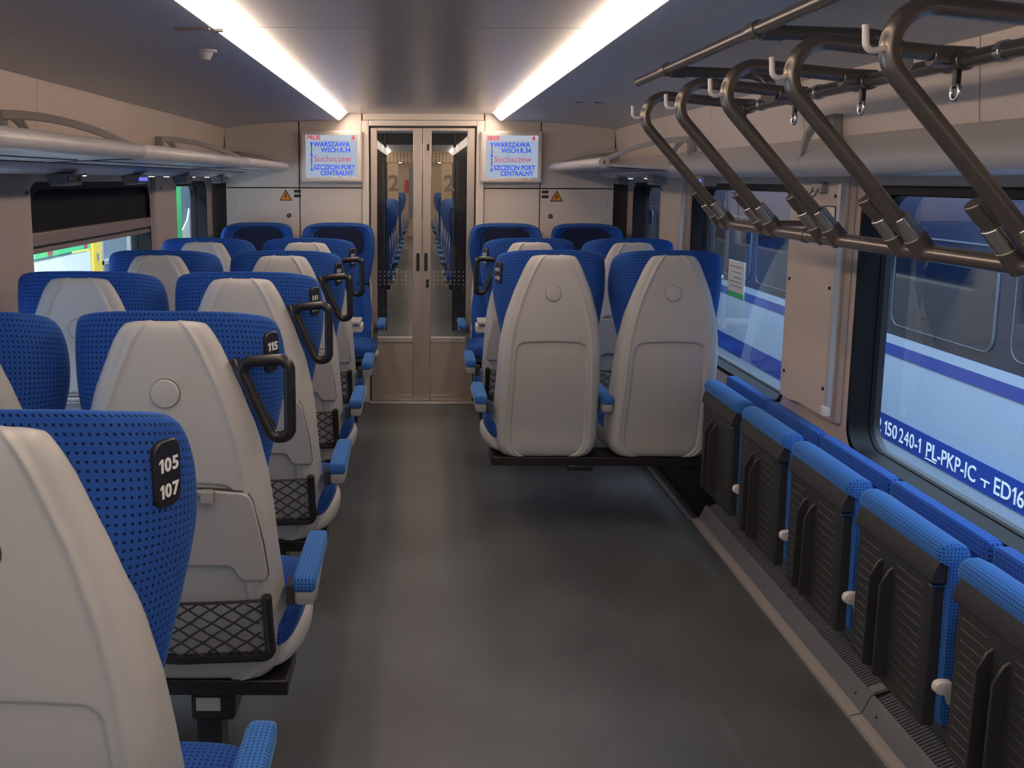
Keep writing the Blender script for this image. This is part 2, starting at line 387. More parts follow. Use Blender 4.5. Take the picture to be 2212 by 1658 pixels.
# ------------------------------------------------------------------ side walls
WZ0, WZ1 = .668, 1.535
def side_wall(sgn, name, holes, pill):
    w = struct(name)
    S = lambda x: sgn*x
    def bx(nm, x0, x1, y0, y1, z0, z1, m, par=w, bevel=0):
        return put(nm, G().box(min(S(x0), S(x1)), max(S(x0), S(x1)), y0, y1, z0, z1), m, par, bevel=bevel)
    bx('lower_panel', 1.42, 1.515, YB, YE, -.04, .58, 'pillar')
    bx('upper_band', 1.42, 1.515, YB, YE, 1.60, 2.09, 'pillar')
    ys = [YB]+[v for h in holes for v in (h[0]-.10, h[1]+.07)]+[YE]
    for i in range(0, len(ys), 2):
        if ys[i+1]-ys[i] > .01: bx('window_post', 1.42, 1.515, ys[i], ys[i+1], .58, 1.60, 'pillar')
    for (a, b) in holes:        # plate with a round-cornered hole
        g = G().frame('x', S(1.42), S(1.44), rrect(a, b, WZ0, WZ1, .09), rect_like(a-.10, b+.07, .58, 1.60))
        put('window_surround', g, 'pillar', w)
    # raised pillar casings between the windows
    for (a, b) in pill:
        put('pillar_casing', G().prism([(a, S(1.42)), (a+.03, S(1.385)), (a+.16, S(1.365)), (a+.20, S(1.392)), (b-.13, S(1.392)), (b-.10, S(1.37)), (b-.02, S(1.38)), (b, S(1.42))], 'z', .66, 1.585) if 0 else
            G().loft([[(S(x), y, z) for y, x in ((a, 1.42), (a+.012, 1.400), (a+.05, 1.396), (b-.15, 1.396), (b-.12, 1.380), (b-.02, 1.385), (b, 1.42))] for z in (.74, 1.585)]), 'pillar', w, bevel=.004)
        g = G()
        for yy in (a+.10, b-.06):
            for zz in (1.50, 1.19, .84): g.disc((S(1.392 if yy < b-.1 else 1.378), yy, zz), 'x', .006, S(.01), 10)
        put('screw', g, 'dark', w)
    # long fairing under the ceiling panels
    P = [(1.425, 1.58), (1.34, 1.566), (1.28, 1.564), (1.235, 1.572), (1.205, 1.592), (1.198, 1.612), (1.215, 1.632), (1.26, 1.652), (1.30, 1.675), (1.33, 1.690), (1.425, 1.69)]
    for a, b in ((YB, -.9), (-.9, 1.15), (1.15, 2.97), (2.97, 4.72), (4.72, 6.36)):
        put('fairing', G().prism([(S(x), z) for x, z in P], 'y', a+.0015, b-.0015), 'fairing', w, smooth=50)
    put('fairing_core', G().prism([(S(x+.006 if x < 1.4 else x), z+(.004 if z < 1.6 else -.004)) for x, z in P], 'y', YB, 6.36), 'seam', w)
    # upper panels
    ss = [YB, -.75, .25, 1.25, 2.25, 3.27, 4.30, 5.07, 6.08, 6.36]
    for a, b in zip(ss, ss[1:]):
        g = G().loft([[(S(1.335), y, 1.672), (S(1.318), y, 1.895), (S(1.345), y, 1.895), (S(1.36), y, 1.672)] for y in (a+.002, b-.002)])
        put('panel', g, 'beige', w)
    put('panel_backing', G().box(min(S(1.362), S(1.40)), max(S(1.362), S(1.40)), YB, 6.36, 1.60, 1.96), 'seam', w)
    put('top_joint', G().box(min(S(1.308), S(1.36)), max(S(1.308), S(1.36)), YB, 6.36, 1.896, 1.903), 'dark', w)
    return w
HR = [(-2.2, .60), (1.05, 2.99), (3.53, 4.86), (5.42, 6.20)]
HL = [(-2.2, .45), (.95, 2.80), (3.38, 4.90), (5.36, 6.20)]
side_wall(1, 'wall_right', HR, [(.62, 1.0), (3.03, 3.50), (4.89, 5.39)])
side_wall(-1, 'wall_left', HL, [(.50, .90), (2.84, 3.34), (4.93, 5.33)])
wn = 0
for sgn, hs in ((1, HR), (-1, HL)):
    for (a, b) in hs:
        wn += 1
        w = struct('window_%d' % wn)
        put('gasket', G().frame('x', sgn*1.418, sgn*1.52, rrect(a+.015, b-.015, WZ0+.015, WZ1-.025, .085), rrect(a-.002, b+.002, WZ0-.002, WZ1+.002, .09)), 'black_rubber', w, smooth=50)
        put('frame', G().frame('x', sgn*1.485, sgn*1.52, rrect(a+.018, b-.018, WZ0+.018, WZ1-.03, .085), rrect(a-.004, b+.004, WZ0-.004, WZ1+.004, .09)), 'black_rubber', w)
        me = G(); ring = [(sgn*1.5, y, z) for y, z in rrect(a+.012, b-.012, WZ0+.012, WZ1-.022, .085)]
        me.add(ring, [tuple(range(len(ring)))])
        put('pane', me, 'window_glass', w, smooth=0)

# right window pillar: blind guide rails
for y, lab in ((3.045, 'slim aluminium blind rail on the right pillar beside the big window'), (4.90, 'slim aluminium blind rail on the far right pillar')):
    t = thing('blind_rail', lab, 'rail', (1.372, y, 0))
    put('rail', G().box(-.004, .012, -.012, .012, .80, 1.54), 'alu_light', t); put('end_stop', G().box(-.012, .012, -.012, .016, .765, .80), 'white_plastic', t, bevel=.004)

# ------------------------------------------------------------------ end wall with double door
wb = struct('wall_back')
X = .018
def bxp(nm, x0, x1, z0, z1, y0, y1, m, par, bevel=.0015): return put(nm, G().box(x0, x1, y0, y1, z0, z1), m, par, bevel=bevel)
bxp('backing', -1.45, -.36, -.04, 2.09, 6.392, 6.42, 'seam', wb); bxp('backing', .40, 1.45, -.04, 2.09, 6.392, 6.42, 'seam', wb); bxp('backing', -.36, .40, 1.95, 2.09, 6.392, 6.42, 'seam', wb)
g3 = .0035
for s, xi in ((-1, -.392), (1, .436)):
    o1 = s*.820
    def pn(xa, xb, z0, z1, nm='panel'):
        a, b = sorted((xa, xb)); bxp(nm, a+g3, b-g3, z0+g3, z1-g3, YE, 6.393, 'endwall', wb)
    pn(s*.41-(0 if s < 0 else -.0), o1, .0, 1.493) if 0 else None
    pn(xi, o1, 0, 1.493); pn(xi, o1, 1.493, 2.0)
    pn(o1, s*1.325, 0, 1.493); pn(o1, s*1.325, 1.493, 1.945)
pn2 = bxp('header_panel', -.392+g3, .436-g3, 1.945+g3, 2.0, YE, 6.393, 'endwall', wb)
for s in (-1, 1):
    for (x, z) in ((.46, 1.40), (.79, 1.40), (.46, .9), (.79, .9), (.86, 1.84), (1.25, 1.83), (1.27, 1.40), (1.27, 1.37)):
        put('screw', G().disc((s*x+.01, YE-.001, z), 'y', .006, .003, 10), 'pillar', wb)
# door frame + leaves
dr = struct('door_1')
bxp('jamb', -.392, -.345, 0, 1.945, YE-.025, 6.42, 'endwall', dr, .006); bxp('jamb', .382, .436, 0, 1.945, YE-.025, 6.42, 'endwall', dr, .006)
bxp('head', -.345, .382, 1.908, 1.945, YE-.025, 6.42, 'endwall', dr, .006)
bxp('inner_trim', -.345, -.338, 0, 1.908, YE-.01, 6.42, 'seam', dr, 0); bxp('inner_trim', .375, .382, 0, 1.908, YE-.01, 6.42, 'seam', dr, 0); bxp('inner_trim', -.34, .38, 1.90, 1.908, YE-.01, 6.42, 'seam', dr, 0)
bxp('threshold', -.345, .382, 0.0, .008, YE-.06, 6.42, 'alu_light', dr, .002)
for s, (a, b, ga, gb) in ((-1, (-.337, .0155, -.292, -.046)), (1, (.0205, .374, .078, .322))):
    lf = struct('door_leaf'); lf['kind'] = 'structure'; lf.parent = dr
    y0, y1 = YE+.002, YE+.034
    bxp('stile', a, ga, .01, 1.898, y0, y1, 'alu', lf, .003); bxp('stile', gb, b, .01, 1.898, y0, y1, 'alu', lf, .003)
    bxp('top_rail', ga, gb, 1.876, 1.898, y0, y1, 'alu', lf, .002); bxp('mid_rail', ga, gb, .425, .462, y0, y1, 'alu_light', lf, .003)
    bxp('bottom_rail', ga, gb, .01, .05, y0, y1, 'alu', lf, .002); bxp('kick_panel', ga, gb, .05, .425, y0+.006, y1-.006, 'alu_panel', lf, .0)
    pane = G(); pane.add([(ga, YE+.018, .46), (gb, YE+.018, .46), (gb, YE+.018, 1.877), (ga, YE+.018, 1.877)], [(0, 1, 2, 3)])
    gp = put('glass_pane', pane, 'door_glass', lf, smooth=0)
    g = G()
    for zz in (1.7, .5):
        pass
    hx = (gb+b)/2+.004 if s < 0 else (a+ga)/2-.006
    put('grip', G().prism(rrect(hx-.011, hx+.011, .925, 1.05, .0105), 'y', YE-.001, YE+.003), 'dark', lf)
    put('grip_rim', G().frame('y', YE-.004, YE+.002, rrect(hx-.011, hx+.011, .925, 1.05, .0105), rrect(hx-.015, hx+.015, .921, 1.054, .0145)), 'chrome', lf)
    g = G()
    for j in range(4):
        for i in range(8):
            xx = ga+.02+i*(gb-ga-.04)/7
            g.disc((xx, YE+.0155, .832+j*.029), 'y', .0045, .001, 8)
    q = put('safety_dots', g, 'dot_white', lf); q['kind'] = 'stuff'
    text('class_number', '2', .15, 'txt_grey', lf, basis(((ga+.075) if s < 0 else ga+.085, YE+.014, 1.475), (1, 0, 0), (0, 0, 1)), bold=.004)
bxp('lock', .045, .064, .812, .868, YE-.004, YE+.004, 'black_plastic', dr, .002)
put('lock_pin', G().disc((.0545, YE-.007, .84), 'y', .005, .004, 10), 'chrome', dr)
put('indicator', G().prism(rrect(.047, .063, 1.745, 1.79, .007), 'y', YE-.003, YE+.003), 'black_plastic', dr)

# warning labels on the end wall
for s in (-1, 1):
    side = 'left' if s < 0 else 'right'
    t = thing('warning_sign', 'yellow triangular high voltage warning sign on the end wall %s of the door' % side, 'sign', (s*.925+.01, YE, 1.435), group='warning signs on the end wall')
    def tri(r_): return [(r_*math.cos(a), r_*math.sin(a)-.004) for a in (PI/2, PI/2+2*PI/3, PI/2+4*PI/3)]
    put('border', G().prism(tri(.050), 'y', -.0015, .0), 'dark', t); put('field', G().prism(tri(.040), 'y', -.003, -.001), 'orange', t)
    put('lightning_bolt', G().prism([(.004, .022), (-.009, -.002), (-.001, -.001), (-.005, -.020), (.008, .004), (.001, .003), (.008, .022)], 'y', -.004, -.0025), 'dark', t)
    for k, zz in ((0, 1.470), (1, 1.438)):
        xx = s*.845+.01
        t = thing('socket_label', 'black %s label beside the warning triangle on the %s end panel' % (('upper', 'lower')[k], side), 'label', (xx, YE, zz), group='small black labels on the end wall')
        put('plate', G().prism(rrect(-.023, .023, -.0095, .0095, .003), 'y', -.002, 0), 'black_plastic', t)
        put('marks', G().box(-.012, -.006, -.003, -.0015, -.002, .002).box(-.003, .002, -.003, -.0015, -.002, .002).box(.005, .011, -.003, -.0015, -.002, .002), 'txt_grey', t)
    t = thing('round_lock', 'small black round key lock on the end wall %s of the door' % side, 'lock', (s*.895, YE, 1.305))
    put('rim', G().disc((0, -.004, 0), 'y', .015, .004, 20), 'black_plastic', t); put('core', G().disc((0, -.006, 0), 'y', .008, .003, 12), 'heater', t)

# ------------------------------------------------------------------ passenger display screens
for s, first in ((-1, 'PRUS'), (1, '1800')):
    cx = -.596 if s < 0 else .615
    t = thing('display_screen', 'passenger information screen %s of the door showing %s at the top' % ('left' if s < 0 else 'right', first), 'screen', (cx, YE-.06, 1.703), group='screens beside the door')
    hw, hh = .208, .172
    put('housing', G().box(-hw, hw, 0, .06, -hh, hh), 'endwall', t, bevel=.01, seg=3)
    put('bezel', G().frame('y', -.004, .004, rrect(-.172, .178, -.142, .142, .002), rrect(-.196, .196, -.160, .160, .012)), 'endwall', t)
    sc = put('picture', G().box(-.174, .180, -.001, .003, -.144, .144), 'screen', t)
    put('picture_header', G().box(-.173, .179, -.0016, .002, .106, .142), 'screen_top', sc)
    B = lambda x, z: basis((x, -.0022, z), (1, 0, 0), (0, 0, 1))
    text('lettering', first, .040, 'txt_red', sc, B(-.164, .111), .0012, align='LEFT')
    text('lettering', '4', .046, 'txt_red', sc, B(.135, .108), .0016)
    text('lettering', 'WARSZAWA', .043, 'txt_blue', sc, B(-.118, .066), .0012, sx=.97)
    text('lettering', 'WSCH.R.34', .043, 'txt_blue', sc, B(-.068, .028), .0012, sx=.93)
    text('lettering', 'Sochaczew', .058, 'txt_wine', sc, B(-.117, -.034), 0, sx=.98)
    text('lettering', 'SZCZECIN PORT', .043, 'txt_blue', sc, B(-.118, -.086), .0012, sx=.86)
    text('lettering', 'CENTRALNY', .043, 'txt_blue', sc, B(-.074, -.124), .0012, sx=.90)
    g = G().box(-.135, -.129, -.0022, -.001, .052, .078).box(-.135, -.129, -.0022, -.001, .000, .048).box(-.135, -.129, -.0022, -.001, -.062, -.006).box(-.135, -.129, -.0022, -.001, -.080, -.070)
    put('route_line', g, 'txt_dark', sc)
    g = G()
    for z in (.086, .006, -.089): g.disc((-.132, -.003, z), 'y', .0085, .001, 14)
    put('route_stop', g, 'txt_blue', sc)
    g = G()
    for x in (-.08, .005, .075, .135): g.box(x, x+.038, -.002, -.001, -.142, -.135)
    put('footer_mark', g, 'sign_white', sc)

# ------------------------------------------------------------------ seats
HW = [(.335, .165), (.345, .19), (.365, .215), (.40, .230), (.46, .235), (.57, .231), (.69, .226), (.80, .222), (.886, .214), (.976, .197), (1.081, .167), (1.192, .119), (1.222, .101), (1.235, .088), (1.243, .066)]
YO = [(.335, .120), (.340, .104), (.350, .094), (.365, .088), (.40, .082), (.46, .074), (.57, .048), (.69, .022), (.80, .006), (.90, .0), (1.0, -.003), (1.1, -.002), (1.2, .0), (1.225, .003), (1.237, .010), (1.243, .024)]
DP = [(.335, .03), (.40, .10), (.5, .12), (.7, .085), (.9, .055), (1.1, .03), (1.243, .012)]
def smooth01(t): t = max(0, min(1, t)); return t*t*(3-2*t)
def shell_g(plain):
    zs = [.335, .340, .347, .358, .375, .40, .43, .46, .50, .54, .58, .62, .66, .70, .74, .78, .80, .82, .83]+[.834+.002*i for i in range(23)]+[.885, .895, .91, .94, .97, 1.0, 1.03, 1.06, 1.09, 1.12, 1.15, 1.18, 1.20, 1.215, 1.226, 1.234, 1.239, 1.243]
    us = []
    N1 = 60
    outer, inner = [], []
    for z in zs:
        hw, y0, dp = lerp(HW, z), lerp(YO, z), lerp(DP, z); rr = min(.040, hw*.45); xf = hw-rr; ro, ri = [], []
        S = [-1+2*k/(2*N1) for k in range(2*N1+1)]
        for s in S:
            a = abs(s); sg = 1 if s >= 0 else -1
            if a <= .72: x = xf*a/.72; y = y0+.22*x*x
            else:
                t = (a-.72)/.28*PI/2; x = xf+rr*math.sin(t); y = y0+.22*xf*xf+dp*(1-math.cos(t))**1.0
            e = (x-(xf-.006))/.007; y -= .0045*math.exp(-e*e)
            if plain:
                top = .874-.45*x*x; px, pz, rc = xf-.030-x, top-z, .028
                dd = rc-math.hypot(rc-px, rc-pz) if (px < rc and pz < rc) else min(px, pz)
                y += .0085*smooth01(dd/.0075)+.0032*math.exp(-((dd-.003)/.004)**2)
            ro.append((sg*x, y, z)); ri.append((sg*x*(hw-.010)/hw, y+.010, min(z, 1.236) if z > 1 else max(z, .342)))
        outer.append(ro); inner.append(ri)
    g = G(); n = len(outer[0]); m = len(outer)
    rings = [o+list(reversed(i)) for o, i in zip(outer, inner)]
    g.loft(rings, False)
    for ring, rev in ((rings[0], 0), (rings[-1], 1)):
        fs = [(j, j+1, 2*n-2-j, 2*n-1-j) for j in range(n-1)]; g.add(ring, fs)
    return g
# width and front line of the upholstery
BW = [(.43, .225), (.5, .232), (.675, .230), (.78, .216), (.84, .204), (.87, .208), (.96, .228), (1.07, .247), (1.17, .250), (1.215, .245), (1.245, .236), (1.262, .222)]
BF = [(.43, .15), (.5, .135), (.675, .125), (.84, .112), (.87, .12), (.96, .150), (1.07, .175), (1.17, .176), (1.215, .165), (1.245, .145), (1.262, .125)]
def back_ring(z, sc=1.0, dz=0):
    hw, yf = lerp(BW, z), lerp(BF, z); yb = lerp(YO, min(z, 1.2))+.014; yi = yb+(.085 if z < .84 else .062); yf += lerp(YO, z) if z < .9 else 0
    yf = max(yf, yi+.02); hd = z > .86; hb = hw-.075 if hd else hw-.02
    half = [(.0, yb), (.5*hb, yb+.004), (hb*.93, yb+.010), (hb+(.026 if hd else .008), yb+(.024 if hd else .030)), (hw-(.016 if hd else .006), (yb+yf)/2-(.004 if hd else 0)), (hw, yf-.022), (hw-.010, yf-.002), (hw-.032, yf-.002), (hw-.060, yi+.028), (.62*hw, yi+.006), (.3*hw, yi), (0, yi)]
    pts = half+[(-x, y) for x, y in reversed(half[1:-1])]; ym = (yb+yi)/2
    tl = .25*smooth01((z-.95)/.25)
    return [(x*sc, ym+(y-ym)*sc, z+dz-tl*(y-yb)) for x, y in pts]
def uv_loft(name, rings):
    n, m = len(rings[0]), len(rings); ref = rings[m//2]; U = [0]; V = [0]
    for j in range(n): U.append(U[-1]+(Vector(ref[(j+1) % n])-Vector(ref[j])).length)
    for i in range(m-1): V.append(V[-1]+max(.002, (Vector(rings[i+1][0])-Vector(rings[i][0])).length))
    g = G(); g.loft(rings); me = bpy.data.meshes.new(name); me.from_pydata(g.v, [], g.f); ul = me.uv_layers.new(name='UVMap')
    for k, p in enumerate(me.polygons):
        for li in p.loop_indices:
            vi = me.loops[li].vertex_index; i, j = divmod(vi, n)
            if k < (m-1)*n:
                jj = n if (j == 0 and k % n == n-1) else j; ul.data[li].uv = (U[jj]+.0054, V[i])
            else: ul.data[li].uv = (g.v[vi][0], g.v[vi][1])
    bm = bmesh.new(); bm.from_mesh(me); bmesh.ops.recalc_face_normals(bm, faces=bm.faces); bm.to_mesh(me); bm.free()
    me.shade_smooth(); return me
def head_g():
    g = G(); L = [(.850, .80), (.852, .96), (.860, 1), (.90, 1), (.96, 1), (1.02, 1), (1.08, 1), (1.14, 1), (1.19, 1), (1.225, 1), (1.246, 1), (1.257, .985), (1.262, .93), (1.2625, .80)]
    return uv_loft('headrest', [back_ring(z, s) for z, s in L])
def body_g():
    g = G(); L = [(.43, .9), (.44, 1), (.50, 1), (.58, 1), (.66, 1), (.74, 1), (.80, 1), (.835, 1), (.843, .97), (.846, .8)]
    return uv_loft('backrest', [back_ring(z, s) for z, s in L])
def sring(cx, cz, hx, hz, y, n=24, e=.42):
    o = []
    for k in range(n):
        a = 2*PI*k/n; c, s = math.cos(a), math.sin(a)
        o.append((cx+hx*math.copysign(abs(c)**e, c), y, cz+hz*math.copysign(abs(s)**e, s)))
    return o
def asym(g, s):
    if s: g.v = [(x*(1.0 if x*s > 0 else .87), y, z) for x, y, z in g.v]
    else: g.v = [(x*.88, y, z) for x, y, z in g.v]
    return g
def cushion_g():
    g = G()
    return g.loft([sring(0, .455, hx, hz, y) for y, hx, hz in ((.10, .20, .02), (.105, .235, .045), (.16, .255, .050), (.26, .268, .052), (.36, .268, .052), (.44, .258, .052), (.49, .245, .048), (.515, .225, .035), (.52, .20, .02))])
def pan_g():
    g = G()
    return g.loft([sring(0, zc, hx, hz, y, e=.5) for y, hx, hz, zc in ((.118, .18, .03, .39), (.122, .226, .046, .395), (.16, .255, .056, .400), (.24, .276, .060, .400), (.32, .284, .050, .405), (.38, .278, .036, .415), (.42, .262, .022, .425), (.44, .24, .010, .43))])
def cover_g():
    g = G(); rows = []
    for a in [i/10 for i in range(11)]:
        row = []
        for k in range(28):
            an = 2*PI*k/28; c, s = math.cos(an), math.sin(an)
            x = a*.168*math.copysign(abs(c)**.6, c); z = 1.130+a*.104*math.copysign(abs(s)**.6, s)
            yb = lerp(YO, min(z, 1.2))+.014; hw = lerp(BW, z); ax = abs(x)
            yi = yb+.062
            if ax > .62*hw: yi += .006+.030*(ax-.62*hw)/(.38*hw-.05)
            row.append((x, yi+.010+.002*math.sin(x*70), z))
        rows.append(row)
    g.loft(rows, False)
    return g
def pad_g(): return G().loft([sring(0, .603, hx, hz, y, 16, .5) for y, hx, hz in ((.060, .020, .010), (.063, .026, .016), (.08, .028, .0185), (.22, .028, .0185), (.355, .027, .018), (.375, .024, .015), (.38, .018, .009))])
def armbase_g(): return G().loft([sring(0, zc, hx, hz, y, 16, .5) for y, hx, hz, zc in ((.066, .018, .010, .578), (.070, .023, .020, .572), (.12, .025, .026, .566), (.20, .024, .022, .571), (.30, .022, .014, .579), (.36, .018, .008, .584))])
def pivot_g(s): return G().prism([(.11, .53), (.18, .53), (.175, .58), (.115, .58)], 'x', *sorted((s*-.050, s*-.028)))
def handle_g(s):
    p = fillet([(s*.160, .004, 1.150), (s*.277, -.012, 1.160), (s*.277, -.012, .988), (s*.238, -.006, .980)], .022, 7, True)
    return G().tube(p, .0132, 12, closed=True)
def handle_pad_g(s):
    return G().tube(fillet([(s*.150, .008, 1.155), (s*.170, .002, 1.120), (s*.205, .006, 1.05), (s*.232, .010, 1.0)], .02, 4), [.014]*12 if 0 else .011, 10)
def tray_outline(sh=0):
    R = [(.0, .858+sh), (.09, .856+sh), (.165, .850+sh), (.178, .843+sh), (.186, .828), (.205, .72), (.213, .640), (.206, .630-sh), (.158, .630-sh), (.145, .640-sh), (.135, .662-sh), (.122, .668-sh), (0, .668-sh)]
    return R+[(-x, z) for x, z in reversed(R[1:-1])]
def tray_g(off, th_, sh):
    pts = tray_outline(sh); k = 1+sh*2
    P = lambda x, z, d: (x*k, .0005+(.86-z)*.150+d, z)
    return G().loft([[P(x, z, th_) for x, z in pts], [P(x, z, off) for x, z in pts]])
def button_g(): return G().loft([[(r_*math.cos(2*PI*k/32), y, 1.08+r_*math.sin(2*PI*k/32)) for k in range(32)] for r_, y in ((.0325, .004), (.0325, -.006), (.030, -.009), (.015, -.0105))])
def button_ring_g(): return G().loft([[(r_*math.cos(2*PI*k/32), y, 1.08+r_*math.sin(2*PI*k/32)) for k in range(32)] for r_, y in ((.0335, .004), (.0335, -.0045), (.0325, -.0045))], False)
def netframe_g():
    g = G()
    P = lambda x, z, d=0: (x, lerp(YO, z)-.018+.22*x*x+d, z)
    g.tube(fillet([P(-.208, .588), P(-.208, .50), P(-.212, .422), P(0, .420, -.004), P(.212, .422), P(.208, .50), P(.208, .588)], .02, 5), .0125, 8)
    g.tube([P(-.21, .578), P(-.1, .576, -.003), P(0, .574, -.004), P(.1, .576, -.003), P(.21, .578)], .0035, 6)
    return g
def net_g():
    g = G(); P = lambda x, z: (x, lerp(YO, z)-.022+.22*x*x, z)
    z0, z1, w = .428, .576, .205; n = 8; dx = 2*w/n
    H = z1-z0
    for k in range(-6, n+1):
        for sg in (1, -1):
            pts = []
            for i in range(13):
                t = i/12; x = (-w+k*dx)+t*dx*4; z = z0+t*H if sg > 0 else z1-t*H
                if -w <= x <= w: pts.append(P(x, z+.0015*math.sin(t*18)))
            if len(pts) > 1: g.tube(pts, .0025, 5)
    return g
PC = lambda s: Vector((s*.2245, .0775, 1.160))
def plate_g(s):
    # small oval number plate on the aisle-side wing
    c = PC(s); xd = Vector((s*.46, .888, 0)).normalized(); nrm = Vector((s*.888, -.46, 0))
    pts = rrect(-.025, .025, -.046, .046, .016, 5)
    return G().loft([[c+xd*(u*(1-q))+Vector((0, 0, w_*(1-q*.4)))+nrm*d for u, w_ in pts] for d, q in ((-.010, 0), (.001, 0), (.003, .1))])
PART_LABELS = {}
def make_seat(label, loc, rz=0, kind='tray', aisle=0, number=None, group='blue train seats', arms=True, marks=True):
    """aisle: +1 / -1 side (local x) facing the gangway, 0 for a window seat"""
    t = thing('train_seat', label, 'seat', loc, rz, group)
    put('back_shell', lambda: shell_g(True), 'shell', t, key='shell', smooth=50)
    put('headrest', head_g, 'blue_uv', t, key='head', sub=2, smooth=180)
    put('backrest', body_g, 'blue_uv', t, key='body', sub=2, smooth=180)
    put('seat_cushion', lambda: asym(cushion_g(), aisle), 'blue', t, key='cush%d' % aisle, sub=1, smooth=180)
    put('seat_pan', lambda: asym(pan_g(), aisle), 'shell', t, key='pan%d' % aisle, sub=1, smooth=180)
    cv = put('head_cover', cover_g, 'navy_cloth', t, key='cover', smooth=180)
    lg = put('emblem', lambda: G().box(.03, .085, .093, .097, 1.048, 1.058), 'txt_white', cv, key='emb')
    put('emblem_tip', lambda: G().prism([(.0, 1.048), (.028, 1.048), (.022, 1.066), (.006, 1.066)], 'y', .093, .097), 'orange', cv, key='emb2')
    put('button', button_g, 'shell', t, key='button'); put('button_joint', button_ring_g, 'shell_gap', t, key='bring')
    if kind == 'tray':
        put('tray_joint', lambda: tray_g(.0045, .012, .0035), 'shell_gap', t, key='trayj')
        tr = put('tray_table', lambda: tray_g(-.0055, .010, 0), 'tray', t, key='tray', smooth=40, bevel=.0025)
        put('latch', lambda: G().box(.075, .104, -.026, -.004, .833, .862), 'grey_arm', tr, key='latch', bevel=.003)
        put('latch_rod', lambda: G().tube([(-.075, -.016, .853), (.078, -.016, .853)], .0028, 8).tube([(-.075, -.016, .843), (.078, -.016, .843)], .0028, 8), 'chrome', tr, key='rod')
        nt = put('net_frame', netframe_g, 'black_plastic', t, key='netf')
        q = put('magazine_net', net_g, 'black_plastic', t, key='net'); q['kind'] = 'stuff'
    s = aisle
    for sx in ((1, -1) if s else ()):
        ar = bpy.data.objects.new('armrest', None); COL.objects.link(ar); ar.parent = t; ar.location = (sx*s*(.292 if sx > 0 else .258), 0, 0)
        put('arm_pad', pad_g, 'blue_pad', ar, key='pad', smooth=60)
        put('arm_base', armbase_g, 'grey_arm', ar, key='armbase', smooth=60)
        put('pivot', lambda: pivot_g(sx*s), 'shell_gap', ar, key='piv%d' % (sx*s), bevel=.004)
    if s and number is not None:
        pl = put('number_plate', lambda: plate_g(s), 'black_plastic', t, key='plate%d' % s)
        for k, nm in enumerate(number):
            o_ = PC(s)+Vector((s*.888, -.46, 0))*.0034+Vector((.0, 0, .004-.0355*k))
            xd = (s*.46, .888, 0) if s > 0 else (-s*.46, -.888, 0)
            if nm:
                text('seat_number', nm, .0255, 'txt_white', pl, basis(o_-Vector(xd).normalized()*.017, xd, (0, 0, 1)), .0008, fit=.036)
            else:
                e = Vector(xd).normalized()
                g = G()
                for j in (-1, 0, 1):
                    c = o_+e*(j*.012); a = c-e*.004; b = c+e*.004
                    g.tube([a+Vector((0, 0, .001)), a+Vector((0, 0, .016))], .0018, 5)
                put('seat_number', g, 'txt_white', pl, smooth=0)
    return t
def add_handle(t, s):
    h = put('grab_handle', lambda: handle_g(s), 'black_plastic', t, key='handle%d' % s, smooth=180)
    put('handle_mount', lambda: handle_pad_g(s), 'black_plastic', h, key='hmount%d' % s, smooth=180)
def carrier(sgn, y, label, leg):
    t = thing('under_seat_carrier', label, 'seat carrier', (0, y, 0), group='black carriers under the seats')
    a, b = sorted((sgn*.32, sgn*1.415))
    put('beam', G().box(a, b, .11, .27, .296, .336), 'black_plastic', t, bevel=.004)
    c = sgn*.52
    if leg:
        put('motor_box', G().box(*sorted((sgn*.455, sgn*.565)), .13, .25, .215, .296), 'black_plastic', t, bevel=.012, seg=3)
        put('type_plate', G().box(*sorted((sgn*.490, sgn*.55)), .128, .131, .245, .28), 'alu_light', t)
        put('pedestal', G().box(*sorted((sgn*.495, sgn*.558)), .15, .24, .0, .296), 'black_plastic', t, bevel=.01)
        put('foot', G().box(*sorted((sgn*.46, sgn*.60)), .11, .29, .0, .014), 'black_plastic', t, bevel=.004)
    else:
        put('bracket', G().box(.66, .77, .10, .25, .276, .30), 'black_plastic', t, bevel=.004)
        put('wall_arm', G().box(1.15, 1.415, .12, .26, .27, .31), 'black_plastic', t, bevel=.01)
    return t
ORD = ['', 'first', 'second', 'third', 'fourth', 'fifth']
ROWS = [None, 1.12, 2.005, 2.89, 3.775, 4.59]
LBL = {1: 'blue and cream seat by the gangway with number plate 105 107, nearest on the left',
       2: 'blue and cream seat by the gangway with black handle and number 115, behind seat 105'}
for i in range(1, 6):
    num = {1: ['105', '107'], 2: ['115', '']}.get(i, ['', ''])
    if i == 2: num = ['115']
    t = make_seat(LBL.get(i, 'blue and cream gangway seat with black handle, %s row on the left side' % ORD[i]), (-.562, ROWS[i], 0), 0, 'plain' if i == 1 else 'tray', 1, num, 'gangway seats left of the aisle')
    if i > 1:
        add_handle(t, 1)
        make_seat('blue and cream window seat on the left, in the %s row counted from the camera' % ORD[i], (-1.075, ROWS[i], 0), 0, 'tray', 0, None, 'window seats left of the aisle')
    carrier(-1, ROWS[i], 'black beam and pedestal under the %s row of left seats from the camera' % ORD[i], True)
make_seat('plain backed cream and blue seat beside the aisle, right pair behind the bicycle space', (.562, 3.86, 0), 0, 'plain', -1, ['', ''], 'seats right of the aisle')
make_seat('plain backed cream and blue seat by the right window, beside the folding seats', (1.065, 3.86, 0), 0, 'plain', 0, None, 'seats right of the aisle')
carrier(1, 3.86, 'black beam carrying the two plain backed seats on the right', False)
t = make_seat('blue and cream gangway seat with black handle, half hidden behind the right pair', (.562, 4.66, 0), 0, 'tray', -1, ['', ''], 'seats right of the aisle'); add_handle(t, -1)
